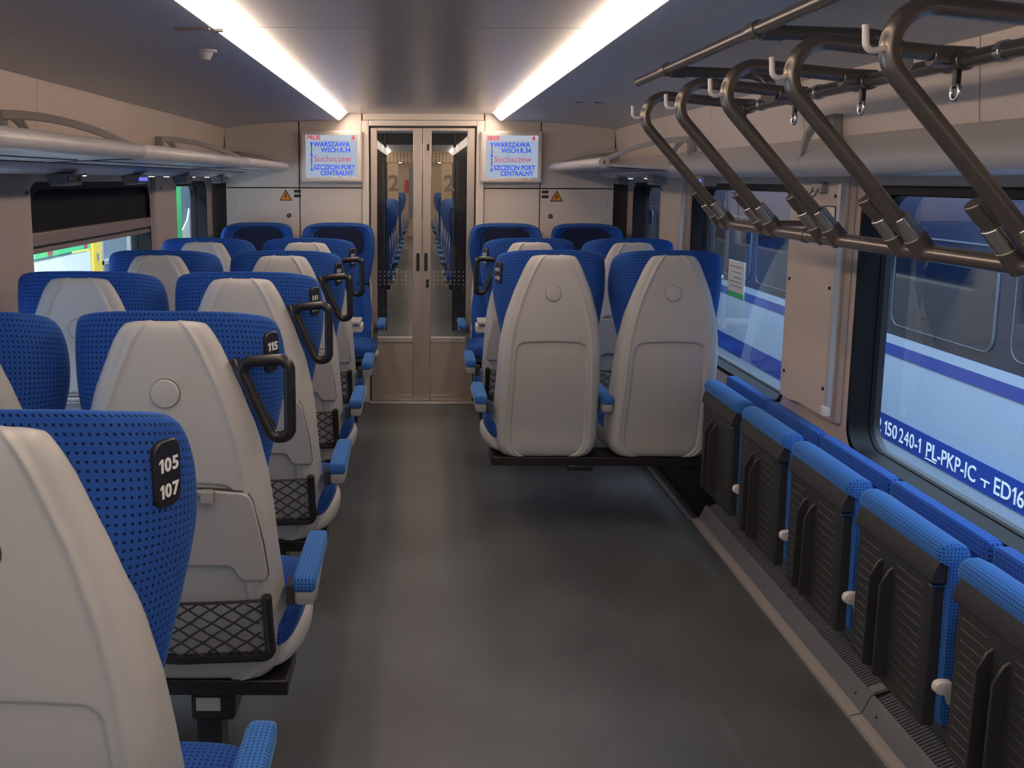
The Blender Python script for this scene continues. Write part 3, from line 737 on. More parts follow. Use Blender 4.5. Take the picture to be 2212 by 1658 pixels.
make_seat('blue and cream window seat half hidden behind the right pair', (1.075, 4.66, 0), 0, 'tray', 0, None, 'seats right of the aisle')
carrier(1, 4.66, 'black beam carrying the second row of seats on the right', False)
YF = 6.325
for x, a, lab in ((-1.085, 0, 'blue seat facing the camera against the end wall, by the left window'), (-.545, -1, 'blue seat facing the camera against the end wall, just left of the door'),
                  (.575, 1, 'blue seat facing the camera against the end wall, just right of the door'), (1.115, 0, 'blue seat facing the camera against the end wall, by the right window')):
    make_seat(lab, (x, YF, 0), PI, 'plain', a, None, 'seats facing the camera at the end wall')
for sgn, s in ((-1, 'left'), (1, 'right')):
    b = carrier(sgn, YF-.42, 'black beam carrying the seats against the end wall, %s of the door' % s, sgn < 0)
    # small fixed table in the bay of facing seats
    t = thing('bay_table', 'small grey table between the facing seats %s of the aisle' % s, 'table', (0, 5.45, 0), group='small tables between the facing seats')
    put('tabletop', G().box(*sorted((sgn*.345, sgn*1.40)), -.09, .09, .705, .728), 'tray', t, bevel=.008, seg=3)
    put('end_block', G().box(*sorted((sgn*.335, sgn*.40)), -.07, .07, .655, .704), 'white_plastic', t, bevel=.01, seg=3)
    put('wall_bracket', G().box(*sorted((sgn*1.30, sgn*1.42)), -.05, .05, .55, .705), 'grey_arm', t, bevel=.008)

# ------------------------------------------------------------------ tip-up seats on the right wall
def fold_cushion_g():
    rings = []
    for y, k in ((0.0, .80), (.006, .95), (.02, 1), (.20, 1), (.375, 1), (.389, .95), (.395, .80)):
        pts = [(-.010, .730), (-.026, .722), (-.034, .704), (-.030, .688), (-.004, .680), (.000, .48), (.000, .30), (.010, .280), (.03, .280), (.038, .30), (.044, .48), (.046, .70), (.038, .72), (.015, .731)]
        cx, cz = .010, .50
        rings.append([(cx+(x-cx)*k, y, cz+(z-cz)*(1-(1-k)*.12)) for x, z in pts])
    return G().loft(rings)
def fold_back_g():
    return G().loft([[(x, y, z) for x, z in ((.078+q, .30+q), (.078+q, .727-q*1.5), (.084+q*.5, .735-q), (.114, .735-q), (.119, .728-q), (.119, .30+q))] for y, q in ((.002, .012), (.010, .003), (.03, 0), (.43, 0), (.446, .003), (.454, .012))])
def fold_panel_g():
    g = G()
    A = lambda i, x, z0, z1: [(x, .020+i, z0+i*.6), (x, .375-i, z0+i*.6), (x, .375-i, z1-i*.6), (x, .020+i, z1-i*.6)]
    g.loft([A(0, .000, .272, .670), A(0, -.028, .272, .670), A(.010, -.036, .277, .642), A(.02, -.036, .282, .636)])
    return g
def fold_top_g():
    return G().loft([[(x, y, z) for x, z in ((.0, .698), (-.020, .694), (-.036, .662), (-.040, .636), (-.034, .630), (0, .630))] for y in (.010, .018, .380, .387)])
def fold_rib_g(): return G().prism([(-.036, 0), (-.0378, .0012), (-.0378, .003), (-.036, .0042)], 'y', .255, .350)
def fold_rib2_g(): return G().prism([(-.036, 0), (-.0378, .0012), (-.0378, .003), (-.036, .0042)], 'y', .045, .165)
def fin_g(): return G().prism([(-.034, .300), (-.030, .600), (-.048, .588), (-.068, .550), (-.070, .310)], 'y', 0, .007)
def knob_g(): return G().loft([sring(0, 0, hx, hz, y, 16, .8) for y, hx, hz in ((-.012, .016, .010), (-.010, .022, .016), (.006, .024, .018), (.010, .018, .014))])
for k in range(5):
    yn = 3.398-.4605*k
    lab = ['folded blue tip-up seat farthest away, next to the plain backed seat', 'second folded blue tip-up seat counted from the seat pair', 'middle one of the five folded blue tip-up seats, under the pillar',
           'fourth folded tip-up seat from the seat pair, under the large window', 'nearest folded blue tip-up seat, cut by the lower right picture corner'][k]
    t = thing('folding_seat', lab, 'folding seat', (1.222, yn, 0), group='tip-up seats along the right wall')
    put('seat_cushion', fold_cushion_g, 'blue_pad', t, key='fc', smooth=50)
    put('backrest', fold_back_g, 'blue', t, key='fb', smooth=40)
    p = put('underside_panel', fold_panel_g, 'black_panel', t, key='fp', smooth=30, bevel=.003)
    put('top_cover', fold_top_g, 'black_panel', p, key='ft', smooth=30, bevel=.003)
    for i in range(13):
        put('rib', fold_rib_g, 'black_panel', p, key='fr', smooth=0, loc=(0, 0, .300+.0255*i)); put('rib', fold_rib2_g, 'black_panel', p, key='fr2', smooth=0, loc=(0, 0, .300+.0255*i))
    for yy in (.180, .235): put('guide_fin', fin_g, 'black_panel', p, key='fin', loc=(0, yy, 0), bevel=.0015)
    put('metal_clip', lambda: G().box(-.036, -.002, .012, .026, .622, .628), 'chrome', p, key='clip')
    put('hinge_arm', lambda: G().box(.02, .17, -.012, -.001, .33, .42), 'grey_arm', t, key='ha', bevel=.004)
    put('end_stop', knob_g, 'white_plastic', t, key='knob', loc=(-.010, -.022, .395), smooth=60)
    put('end_stop_stem', lambda: G().tube([(0, 0, 0), (.012, .004, -.03), (.03, .006, -.035)], .012, 10), 'white_plastic', t, key='kst', loc=(.002, -.022, .388), smooth=60)

# ------------------------------------------------------------------ heater trim along the right wall foot
t = thing('heater_cover', 'long grey heater cover with slots along the foot of the right wall', 'heater', (0, 0, 0))
for a, b in ((-.4, 2.497), (2.503, 4.08)):
    put('edge_strip', G().prism([(1.255, 0), (1.256, .012), (1.288, .020), (1.288, 0)], 'y', a, b), 'heater_strip', t)
    put('slope_panel', G().prism([(1.289, 0), (1.289, .020), (1.312, .072), (1.320, .078), (1.320, 0)], 'y', a, b), 'heater', t)
    put('grille_bed', G().prism([(1.321, 0), (1.321, .072), (1.396, .100), (1.396, 0)], 'y', a, b), 'dark', t)
    g = G(); y = a+.02
    cnt = 0
    while y < b-.02:
        if y > 1.2: g.loft([[(1.321, y, .072), (1.378, y+.006, .093), (1.378, y+.012, .093), (1.321, y+.006, .072)], [(1.321, y, .079), (1.378, y+.006, .101), (1.378, y+.012, .101), (1.321, y+.006, .079)]])
        y += .0125
    q = put('grille_bars', g, 'heater', t, smooth=0); q['kind'] = 'stuff'
    put('grille_edge', G().prism([(1.379, .09), (1.379, .104), (1.399, .112), (1.399, .09)], 'y', a, b), 'heater', t)
    put('grille_end', G().prism([(1.321, .07), (1.321, .082), (1.378, .104), (1.378, .08)], 'y', a, a+.03), 'heater_strip', t)
    g = G()
    for yy in [a+.06, (a+b)/2, b-.06]: g.disc((1.301, yy, .044), 'z', .004, .004, 8)
    put('screw', g, 'dark', t)
put('floor_edge', G().box(1.240, 1.262, 4.085, 6.36, 0, .016), 'heater', t, bevel=.003)
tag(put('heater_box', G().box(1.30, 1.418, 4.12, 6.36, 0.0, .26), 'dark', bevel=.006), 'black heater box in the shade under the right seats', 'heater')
t = thing('wall_skirting', 'grey skirting behind the folded tip-up seats', 'skirting', (0, 0, 0))
put('board', G().box(1.400, 1.419, -.4, 4.08, .13, .66), 'heater', t)
tag(put('heater_box', G().box(-1.418, -1.35, YB+.05, 6.36, 0.0, .22), 'heater', bevel=.006), 'low grey heater box along the left wall behind the seats', 'heater')

# ------------------------------------------------------------------ luggage racks
def arch(parent, sgn, y, full=True):
    # curved guard from the wall bracket to the front tube
    N = 16; out = []; inn = []
    for i in range(N+1):
        t = i/N; x = 1.318-(1.318-.893)*t; z = 1.762-.105*(t**2.1)
        w = .030*(1-.35*t)
        out.append((sgn*x, z)); inn.append((sgn*(x+.004*t), z-w))
    if full: put('end_arch', G().prism(out+list(reversed(inn)), 'y', y-.016, y+.016), 'fairing', parent, bevel=.004, smooth=40)
    put('wall_plate', G().box(*sorted((sgn*1.296, sgn*1.330)), y-.02, y+.02, 1.676, 1.760), 'grey_arm', parent, bevel=.004)
    st = [(1.300, 1.757), (1.268, 1.745), (1.236, 1.715), (1.216, 1.672), (1.208, 1.645), (1.188, 1.638), (1.192, 1.650), (1.202, 1.680), (1.224, 1.728), (1.252, 1.755), (1.285, 1.768)]
    st = [(1.318, 1.735), (1.275, 1.730), (1.246, 1.700), (1.228, 1.660), (1.222, 1.635), (1.205, 1.625), (1.208, 1.650), (1.222, 1.700), (1.255, 1.750), (1.318, 1.762)]
    put('strut', G().prism([(sgn*x, z) for x, z in st], 'y', y-.013, y+.013), 'grey_arm', parent, bevel=.003, smooth=40)
def rack(sgn, cuts, label, arches):
    t = thing('luggage_rack', label, 'luggage rack', (0, 0, 0))
    for a, b in zip(cuts, cuts[1:]):
        last = b > 6.3
        ys = [a+.002, a+.006]+([b-.006, b-.002] if not last else [b-.25, b-.12, b-.03, b]); rs = [.021, .0255]+([.0255, .021] if not last else [.0255, .023, .016, .008])
        n = 20; rings = []
        for y, r_ in zip(ys, rs): rings.append([(sgn*(.889-0*r_)+r_*math.cos(2*PI*k/n), y, 1.636+r_*math.sin(2*PI*k/n)) for k in range(n)])
        put('front_tube', G().loft(rings), 'fairing', t, smooth=60)
        pts = [(sgn*.905, 1.617), (sgn*1.21, 1.600), (sgn*1.21, 1.612), (sgn*.905, 1.630)]
        put('shelf', G().prism(pts, 'y', a+.002, b-.01), 'fairing', t)
        put('shelf_slot', G().prism([(sgn*1.06, 1.606), (sgn*1.068, 1.6055), (sgn*1.068, 1.609), (sgn*1.06, 1.610)], 'y', a+.06, b-.06), 'dark', t)
        put('shelf_slot', G().prism([(sgn*1.176, 1.5995), (sgn*1.190, 1.5985), (sgn*1.190, 1.603), (sgn*1.176, 1.604)], 'y', a+.02, b-.02), 'dark', t)
        g = G()
        g.tube([(sgn*.94, a+.10, 1.6145), (sgn*1.0, a+.045, 1.611), (sgn*1.12, a+.03, 1.6045), (sgn*1.17, a+.03, 1.602)], .0025, 6)
        put('shelf_joint', g, 'dark', t)
    put('joint_core', G().tube([(sgn*.889, cuts[0]+.02, 1.636), (sgn*.889, 6.30, 1.636)], .016, 12), 'seam', t)
    for y in arches: arch(t, sgn, y)
    return t
rack(-1, [YB, -.9, 1.15, 2.97, 4.78, 6.36], 'long grey luggage rack with round front tube along the left side', [1.15, 2.95, 4.74, 6.30])
t = rack(1, [4.53, 6.36], 'short grey luggage rack at the far end of the right side', [4.55, 6.30])
put('tube_end_cap', G().disc((.889, 4.527, 1.636), 'y', .0275, .006, 24), 'fairing', t, bevel=.002)
put('key_mark', G().box(.887, .893, 4.525, 4.528, 1.628, 1.644), 'dark', t)
t = thing('rack_bracket', 'lone curved rack bracket on the right wall above the pillar', 'bracket', (0, 0, 0)); arch(t, 1, 2.99, False)

# reservation displays and reading lamps under the fairings
for i, (sgn, y, lab) in enumerate(((-1, 3.22, 'grey seat number box under the left rack, nearest one with tan label'), (-1, 4.03, 'grey seat number box under the left rack with blue lit characters'),
        (-1, 4.85, 'grey seat number box under the left rack above the far pillar'), (-1, 5.75, 'grey seat number box under the left rack next to the end wall'),
        (1, 4.02, 'grey seat number box under the right fairing with blue lit characters'), (1, 4.85, 'grey seat number box at the far right above the far pillar'), (1, 5.72, 'grey seat number box at the far right next to the end wall'))):
    t = thing('seat_number_box', lab, 'display', (sgn*1.215, y, 1.568), group='seat number boxes under the racks')
    put('housing', G().prism([(0, 0), (sgn*.004, -.040), (sgn*.06, -.044), (sgn*.075, 0)], 'y', 0, .155), 'grey_arm' if 0 else 'heater', t, bevel=.003)
    put('face', G().prism([(-sgn*.0015, -.006), (sgn*.0015, -.030), (sgn*.004, -.030), (sgn*.002, -.006)], 'y', .012, .145), 'partition', t)
    put('label_strip', G().prism([(sgn*.0005, -.030), (sgn*.002, -.037), (sgn*.006, -.037), (sgn*.004, -.030)], 'y', .012, .145), 'blind_bar' if i == 0 else 'grey_arm', t)
    g = G()
    for yy in ((.02, .034, .048, .12) if i not in (1, 4) else [.016+.011*k for k in range(11)]): g.box(*sorted((-sgn*.003, sgn*.001)), yy, yy+.008, -.024 if i not in (1, 4) else -.026, -.012)
    put('characters', g, 'led_blue' if i in (1, 4) else 'dot_white', t)
for i, (sgn, y, lab) in enumerate(((-1, 3.50, 'reading lamp under the left rack, first from the camera'), (-1, 4.40, 'reading lamp under the left rack, second from the camera'), (-1, 4.66, 'reading lamp under the left rack, third from the camera'),
        (-1, 5.2, 'reading lamp under the left rack, fourth from the camera'), (-1, 5.55, 'reading lamp under the left rack nearest the end wall'), (1, 4.35, 'reading lamp under the right fairing beside the tubes'), (1, 5.2, 'reading lamp under the right fairing, the middle one'), (1, 5.6, 'reading lamp under the right fairing nearest the end wall'))):
    t = thing('reading_lamp', lab, 'lamp', (sgn*1.262, y, 1.5655), group='reading lamps under the racks')
    put('rim', G().disc((0, 0, -.004), 'z', .020, .006, 20), 'alu_light', t); put('lens', G().disc((0, 0, -.0065), 'z', .014, .003, 16), 'lamp_led', t)

# ------------------------------------------------------------------ window furniture
t = thing('roller_blind', 'dark pleated blind half lowered over the left window', 'blind', (-1.43, 3.38, 0))
g = G(); pts = []
n = 120
for i in range(n+1):
    z = 1.35+(1.565-1.35)*i/n; pts.append((-.006+.0025*(i % 2), z))
pts += [(-.012, 1.565), (-.012, 1.35)]
put('cloth', G().prism(pts, 'y', .012, 1.515), 'blind', t, smooth=0)
put('bottom_bar', G().box(-.018, .014, .006, 1.518, 1.300, 1.352), 'blind_bar', t, bevel=.006, seg=3)
put('lower_bar', G().box(-.014, .010, .006, 1.518, 1.272, 1.292), 'blind_bar', t, bevel=.004)
put('bar_gap', G().box(-.012, .004, .008, 1.516, 1.290, 1.302), 'dark', t)
put('side_rail', G().box(-.016, .012, 1.520, 1.535, .72, 1.56), 'alu_light', t)
for x, y, sgn, lab in ((-1.372, 2.95, -1, 'double coat hook on the left pillar'), (1.372, 3.235, 1, 'double coat hook on the right pillar above the bicycle sign')):
    t = thing('coat_hook', lab, 'hook', (x, y, 1.50))
    put('plate', G().box(*sorted((0, sgn*.03)), -.04, .04, .01, .045), 'grey_arm', t, bevel=.004)
    for yy in (-.022, .022): put('hook', G().tube(fillet([(0, yy, .025), (-sgn*.012, yy, .0), (-sgn*.026, yy, -.008), (-sgn*.034, yy, .008)], .01, 4), .004, 8), 'chrome', t)
t = thing('bicycle_sign', 'white bicycle sign with black border on the right pillar', 'sign', (1.3935, 3.165, 1.405))
put('plate', G().box(-.0, .002, -.045, .045, -.062, .062), 'white_plastic', t)
put('border', G().frame('x', -.001, .001, rrect(-.041, .041, -.058, .058, .004), rrect(-.045, .045, -.062, .062, .006)), 'dark', t)
g = G()
for yy, zz in ((-.018, -.02), (.018, -.012)): g.tube([(-.001, yy+.014*math.cos(a*PI/8), zz+.014*math.sin(a*PI/8)) for a in range(16)], .0018, 5, closed=True)
g.tube([(-.001, -.018, -.02), (-.001, -.004, .006), (-.001, .012, .010), (-.001, .018, -.012)], .0018, 5).tube([(-.001, -.010, .02), (-.001, .002, .034), (-.001, .014, .026)], .0025, 5)
put('pictogram', g, 'dark', t)
t = thing('window_notice', 'white notice with a green foot stuck on the right window', 'notice', (1.496, 4.36, 1.09))
put('paper', G().box(0, .002, -.11, .11, -.085, .085), 'sign_white', t); put('foot_band', G().box(-.001, .001, -.11, .11, -.085, -.062), 'sign_green', t)
g = G()
for i, z in enumerate((.055, .03, .005, -.015, -.035)): g.box(-.001, .001, -.085+.01*(i % 2), .09-.03*(i % 3), z, z+.004)
put('printed_lines', g, 'steel_blue', t)

# ------------------------------------------------------------------ bicycle rack of bent tubes
bk = thing('bicycle_rack', 'dark metal hanging bicycle rack of bent tubes on the right', 'bicycle rack', (0, 0, 0))
R0 = .0165
def clamp(nm, a, b, r_, m, par): 
    return put(nm, G().tube([a, b], r_, 16), m, par, smooth=40, bevel=.002)
put('ceiling_rail', G().tube([(.74, -.3, 1.880), (.74, 3.22, 1.880)], .0145, 14), 'rack_tube', bk, smooth=60)
put('upper_rail', G().tube([(1.085, -.3, 1.790), (1.085, 3.15, 1.790)], .0165, 14), 'rack_tube', bk, smooth=60)
put('lower_rail', G().tube([(1.05, -.3, 1.404), (1.05, 3.245, 1.404)], .0175, 14), 'rack_tube', bk, smooth=60)
HY = [3.155, 2.735, 2.325, 1.925, 1.53, 1.13, .72]
for i, y in enumerate(HY):
    p = fillet([(1.10, y, 1.795), (.765, y, 1.826), (.722, y, 1.745), (1.030, y, 1.432)], .052, 8)
    p = fillet([(1.10, y, 1.800), (.655, y, 1.845), (1.032, y, 1.425)], .066, 14)
    h = put('hoop', G().tube(p, R0, 14), 'rack_tube', bk, smooth=60)
    xm = min(q.x for q in p)
    # hook on the bend
    hp = fillet([(xm-.012, y-.022, 1.795), (xm-.028, y-.026, 1.750), (xm-.006, y-.026, 1.718), (xm+.022, y-.012, 1.738)], .022, 6)
    hp = fillet([(xm-.046, y-.012, 1.796), (xm-.043, y-.012, 1.752), (xm-.010, y-.008, 1.760)], .018, 7)
    put('hook', G().tube(hp, [.0055]*len(hp), 10), 'white_plastic', h, smooth=60)
    # lower clamp and the short capped stub beside it
    dx, dz = (1.032-.76), (1.425-1.75); L = math.hypot(dx, dz); ux, uz = dx/L, dz/L
    def P(d, yy): return (1.040+ux*d, yy, 1.420+uz*d)
    clamp('leg_clamp', P(-.075, y), P(.015, y), .0205, 'chrome', h)
    clamp('leg_sleeve', P(-.022, y), P(.03, y), .0235, 'rack_tube', h)
    ys = y+.085
    clamp('stub', P(-.12, ys), P(.0, ys), .0175, 'rack_tube', h); clamp('stub_cap', P(-.124, ys), P(-.085, ys), .0195, 'chrome' if 0 else 'rack_tube', h)
    clamp('stub_clamp', P(-.07, ys), P(.015, ys), .0215, 'chrome', h); clamp('stub_sleeve', P(-.022, ys), P(.028, ys), .0235, 'rack_tube', h)
    # upper clamp, ring eye
    clamp('upper_clamp', (1.030, y, 1.801), (1.115, y, 1.797), .0225, 'rack_tube', h); clamp('upper_collar', (1.085, y-.035, 1.790), (1.085, y+.035, 1.790), .0215, 'rack_tube', h)
    clamp('collar_ring', (1.085, y-.165, 1.790), (1.085, y-.145, 1.790), .0205, 'chrome', h)
    yy = y-.02
    g = G().box(1.070, 1.082, yy-.008, yy+.008, 1.735, 1.775)
    e = put('lock_eye', g, 'black_plastic', h, bevel=.003)
    put('eye_ring', G().tube([(1.076+.0*math.cos(a), yy+.014*math.sin(a*PI/8), 1.728+.016*math.cos(a*PI/8)) for a in range(16)], .0045, 8, closed=True), 'chrome', h, smooth=60)
for y in (2.86, 2.11, 1.2):
    p = fillet([(.74, y, 1.876), (1.00, y, 1.868), (1.045, y-.03, 1.845), (1.015, y-.10, 1.802)], .045, 8)
    a = put('ceiling_arm', G().tube(p, .0155, 14), 'rack_tube', bk, smooth=60)
    clamp('arm_collar', (.74, y-.022, 1.880), (.74, y+.022, 1.880), .019, 'rack_tube', a); clamp('arm_sleeve', (.752, y, 1.876), (.80, y, 1.875), .0195, 'rack_tube', a)
    clamp('arm_foot', (1.025, y-.075, 1.820), (1.005, y-.125, 1.792), .021, 'chrome', a)
for y in (2.52, 1.3): clamp('rail_collar', (1.05, y-.012, 1.404), (1.05, y+.012, 1.404), .0205, 'rack_tube', bk)
for y in (3.0, 1.7):      # ceiling rail posts and wall ties that carry the rack
    if y > 2: put('wall_tie', G().tube([(1.085, .95, 1.790), (1.325, .95, 1.800)], .011, 10), 'rack_tube', bk)
    put('pillar_tie', G().tube([(1.05, y+.22 if y > 2 else 0.8, 1.404), (1.375, y+.22 if y > 2 else 0.8, 1.404)], .011, 10), 'rack_tube', bk)

# ------------------------------------------------------------------ beyond the door: next saloon
nf = struct('floor_beyond', G().box(-1.42, 1.42, 6.42, 26, -.04, 0), 'floor')
nc = struct('ceiling_beyond', G().box(-1.42, 1.42, 6.43, 26, 2.02, 2.06), 'ceil_side')
for s, nm in ((-1, 'wall_left_beyond'), (1, 'wall_right_beyond')):
    w = struct(nm, G().box(*sorted((s*1.42, s*1.5)), 6.43, 26, -.04, .75).box(*sorted((s*1.42, s*1.5)), 6.43, 26, 1.5, 2.05), 'next_beige')
    g = G()
    for y in [6.43, 10.0, 12.0, 14.0, 15.8, 19, 22, 25]: g.box(*sorted((s*1.42, s*1.5)), y, y+.35, .75, 1.5)
    put('window_post', g, 'next_beige', w)
for s, l in ((-1, 'left'), (1, 'right')):
    t = thing('partition_screen', 'dark glazed draught screen beyond the door, %s of the gangway' % l, 'partition', (0, 9.5, 0))
    put('pane', G().box(*sorted((s*.375, s*1.41)), 0, .02, 0, 1.93), 'partition', t)
    put('post', G().tube([(s*.355, .01, 0), (s*.355, .01, 2.015)], .018, 12), 'black_plastic', t)
    put('top_beam', G().box(*sorted((0, s*1.41)), 0.03, .05, 1.90, 2.015) if s < 0 else G().box(0, 1.41, .03, .05, 1.90, 2.015), 'dark', t)
# partition wall with perforated header and opening at 16 m
w = struct('wall_middle_beyond')
for s in (-1, 1):
    xs = [.36, .56, .80, 1.1, 1.42]
    for a, b in zip(xs, xs[1:]): put('panel', G().box(*sorted((s*(a+.006), s*(b-.006))), 16, 16.03, 0, 1.83), 'next_beige', w)
    put('backing', G().box(*sorted((s*.365, s*1.42)), 16.03, 16.05, 0, 1.83), 'dark', w)
put('header', G().box(-1.42, 1.42, 15.98, 16.04, 1.84, 2.02), 'next_beige', w)
g = G()
for i in range(40):
    for z in (1.862, 1.90, 1.94, 1.98): g.disc((-1.17+i*.06, 15.975, z), 'y', .011, .003, 8)
q = put('header_holes', g, 'dark', w); q['kind'] = 'stuff'
w = struct('wall_far_beyond'); put('panel', G().box(-1.42, 1.42, 25.9, 26, -.04, 2.02), 'next_beige', w)
put('door_glazing', G().box(-.3, .3, 25.86, 25.9, .5, 1.85), 'steel_blue', w); put('red_panel', G().box(-.42, -.3, 25.85, 25.88, 1.2, 1.55), 'sign_red', w)
for s, l in ((-1, 'left'), (1, 'right')):
    for a, b, q in ((7.2, 9.2, 'near'), (10, 15.8, 'middle'), (16.4, 25.5, 'far')):
        t = thing('ceiling_light', 'warm light strip beyond the door, %s one on the %s of the gangway' % (q, l), 'light', (0, 0, 0), group='light strips beyond the door')
        put('diffuser', G().box(*sorted((s*.50, s*.56)), a, b, 2.0, 2.018), 'lens', t)
    for k in range(5):
        y = 10.9+k*.88
        for x, a, nm in ((.562, s, 'gangway'), (1.075, 0, 'window')):
            if x > 1 and k: continue
            make_seat('blue %s seat beyond the glass door, %s row on the %s' % (nm, ORD[k+1], l), (s*x, y, 0), PI, 'plain', a, None, 'seats seen through the glass door')
    for k in range(4):
        y = 17.6+k*1.2
        make_seat('blue seat far down the train through the second doorway, %s row on the %s' % (ORD[k+1], l), (s*.562, y, 0), 0 if k % 2 else PI, 'plain', s*(1 if not k % 2 else -1), None, 'seats in the farthest saloon')
    for k, y in enumerate([10.9+k*.88 for k in range(5)]):
        t = thing('under_seat_carrier', 'black seat carrier beyond the glass door, %s row on the %s' % (ORD[k+1], l), 'seat carrier', (0, y-.3, 0), group='seat carriers beyond the door')
        put('beam', G().box(*sorted((s*.34, s*1.41)), 0, .16, .296, .336), 'black_plastic', t); put('pedestal', G().box(*sorted((s*.5, s*.58)), .03, .12, 0, .3), 'black_plastic', t)
    for k, y in enumerate([17.6+k*1.2 for k in range(4)]):
        t = thing('under_seat_carrier', 'black seat carrier in the farthest saloon, %s row on the %s' % (ORD[k+1], l), 'seat carrier', (0, y-.3 if k % 2 == 0 else y+.12, 0), group='seat carriers beyond the door')
        put('beam', G().box(*sorted((s*.34, s*1.41)), 0, .16, .296, .336), 'black_plastic', t); put('pedestal', G().box(*sorted((s*.5, s*.58)), .03, .12, 0, .3), 'black_plastic', t)
# rear closure of the coach behind the camera
struct('wall_front', G().box(-1.45, 1.45, YB-.04, YB, -.04, 2.09), 'endwall')

# ------------------------------------------------------------------ outside right: the train on the next track
tr = thing('passenger_train', 'white and blue train standing outside the right windows', 'train', (2.8, 0, 0))
A0, B0 = -5, 24
def band(nm, z0, z1, m, x=0, par=tr, d=.25): return put(nm, G().box(x, x+d, A0, B0, z0, z1), m, par)
band('skirt', -.95, .020, 'train_white'); band('number_band', .021, .168, 'train_blue', -.002)
band('side_panel', .169, .530, 'train_white'); band('blue_stripe', .531, .598, 'train_blue', -.002); band('white_stripe', .599, .652, 'train_white', -.002)
band('window_band', .653, 1.34, 'train_navy'); band('white_line', 1.236, 1.244, 'train_line', -.004, d=.005); band('upper_side', 1.341, 1.72, 'train_navy', 0)
put('roof', G().prism([(0, 1.721), (.06, 1.90), (.25, 2.10), (1.2, 2.25), (2.6, 2.0), (2.6, 1.721)], 'y', A0, B0), 'train_navy', tr)
put('far_side', G().box(.251, 2.6, A0, B0, -.95, 1.72), 'train_navy', tr)
put('underframe', G().box(.3, 2.3, A0, B0, -1.35, -.951), 'dark', tr)
y = 4.45-1.12*7
while y < 20:
    wv = put('window', G().prism(rrect(y, y+.97, .72, 1.20, .07), 'x', -.006, .02), 'train_glass', tr)
    put('window_rim', G().frame('x', -.010, .002, rrect(y, y+.97, .72, 1.20, .07), rrect(y-.005, y+.975, .715, 1.205, .075)), 'train_line', wv)
    y += 1.12
B = lambda y, z: basis((-.0035, y, z), (0, -1, 0), (0, 0, 1))
text('lettering', '2 150', .118, 'txt_white', tr, B(5.50, .050), .001, fit=.235)
text('lettering', '240-1', .118, 'txt_white', tr, B(5.24, .050), .001, fit=.235)
text('lettering', 'PL', .118, 'txt_white', tr, B(4.955, .050), .001, fit=.11)
text('lettering', '-PKP-IC', .118, 'txt_white', tr, B(4.838, .050), .001, fit=.345)
put('underline', G().box(-.004, -.001, 4.845, 4.955, .036, .041), 'txt_white', tr)
put('underframe_mark', G().box(-.004, -.001, 4.376, 4.448, .082, .089).box(-.004, -.001, 4.406, 4.416, .052, .082), 'txt_white', tr)
text('lettering', 'ED16', .118, 'txt_white', tr, B(4.338, .050), .001, fit=.225)
text('class_number', '2', .30, 'txt_white', tr, B(8.75, .86), .004)
put('door_labels', G().box(-.006, -.001, 8.62, 8.72, .72, .82).box(-.006, -.001, 8.50, 8.58, .66, .69), 'txt_white', tr)
struct('ground_outside', G().box(-30, 30, -12, 60, -1.45, -1.4), 'ground')
struct('ground_platform', G().box(-30, -1.75, -12, 60, -1.4, -.55), 'platform')
struct('wall_hall', G().box(-8.2, -8, -10, 50, -.55, 5), 'hall_wall')
struct('wall_hall_right', G().box(9, 9.2, -10, 50, -1.4, 7), 'hall_wall')
struct('roof_hall', G().box(-8.2, -1.9, -10, 50, 5.0, 5.2), 'hall_wall')

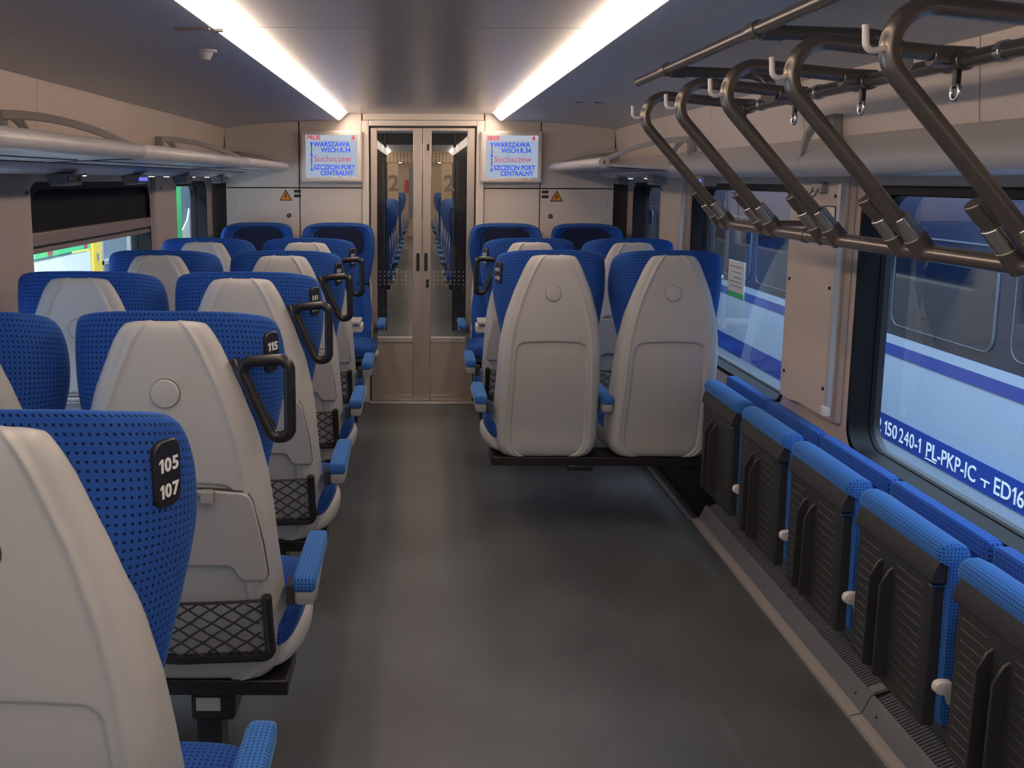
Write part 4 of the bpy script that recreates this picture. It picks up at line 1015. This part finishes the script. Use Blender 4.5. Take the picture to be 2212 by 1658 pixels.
# outside left: platform furniture
t = thing('platform_banner', 'white platform board with green head strip outside the left window', 'board', (-3.0, 7.2, 0))
put('board', G().box(-.05, 0, 0, 1.22, .30, .90), 'sign_white', t); put('head_strip', G().box(-.052, .004, 0, 1.22, .925, .975), 'sign_green', t)
put('top_trim', G().box(-.05, 0, 0, 1.22, .977, 1.10), 'steel_blue', t)
put('red_tag', G().box(-.0, .010, .26, .34, .935, .995).box(0, .01, 1.06, 1.13, .935, .99), 'sign_red', t)
for yy in (.05, 1.12): put('post', G().box(-.04, -.01, yy, yy+.05, -.55, .30), 'steel_blue', t)
t = thing('yellow_pillar', 'yellow ticket pillar on the platform outside the left window', 'pillar', (-3.0, 8.50, 0))
put('body', G().box(-.2, 0, 0, .24, -.55, 1.15), 'sign_yellow', t, bevel=.01); put('plaque', G().box(-.002, .004, .09, .14, .80, .86), 'steel_blue', t)
t = thing('glass_shelter', 'blue grey glazed shelter with pale frame on the platform', 'shelter', (-3.1, 8.95, 0))
put('glazing', G().box(-.02, 0, 0, 1.7, -.4, 1.3), 'steel_blue', t)
for yy in (0, .85, 1.66): put('mullion', G().box(-.03, .03, yy, yy+.04, -.55, 1.35), 'alu_light', t)
put('cross_bar', G().box(-.03, .03, 0, 1.7, .72, .76), 'alu_light', t)
t = thing('green_post', 'bright green post on the platform seen through the far left window', 'post', (-3.0, 11.35, 0))
put('shaft', G().box(-.12, 0, 0, .38, -.55, 1.9), 'sign_green', t, bevel=.01); put('cap', G().box(-.14, .02, -.02, .40, 1.9, 1.94), 'steel_blue', t)
t = thing('kiosk_panel', 'grey blue glass kiosk behind the green post on the platform', 'kiosk', (-3.2, 11.9, 0))
put('wall', G().box(-.6, 0, 0, 2.4, -.55, 1.9), 'steel_blue', t); put('white_curve', G().prism([(0, -.55), (0, .78), (.2, .80), (.55, .88), (.8, 1.0), (.92, 1.15), (.92, -.55)], 'x', .01, .03), 'sign_white', t)
put('edge_strip', G().box(.0, .03, 2.3, 2.4, .2, 1.9), 'sign_green', t)
t = thing('red_poster', 'red poster with white slanted bars on the platform', 'poster', (-3.05, 13.0, 0))
put('sheet', G().box(-.02, 0, 0, 1.0, -.3, 1.12), 'sign_red', t)
g = G()
for k in range(5): g.prism([(.20+k*.13, .62), (.27+k*.13, .62), (.42+k*.13, .93), (.35+k*.13, .93)], 'x', .001, .006)
put('slanted_bars', g, 'txt_white', t); put('headline', G().box(.001, .006, .25, .8, .98, 1.02).box(.001, .006, .08, .35, 1.06, 1.09), 'txt_white', t)
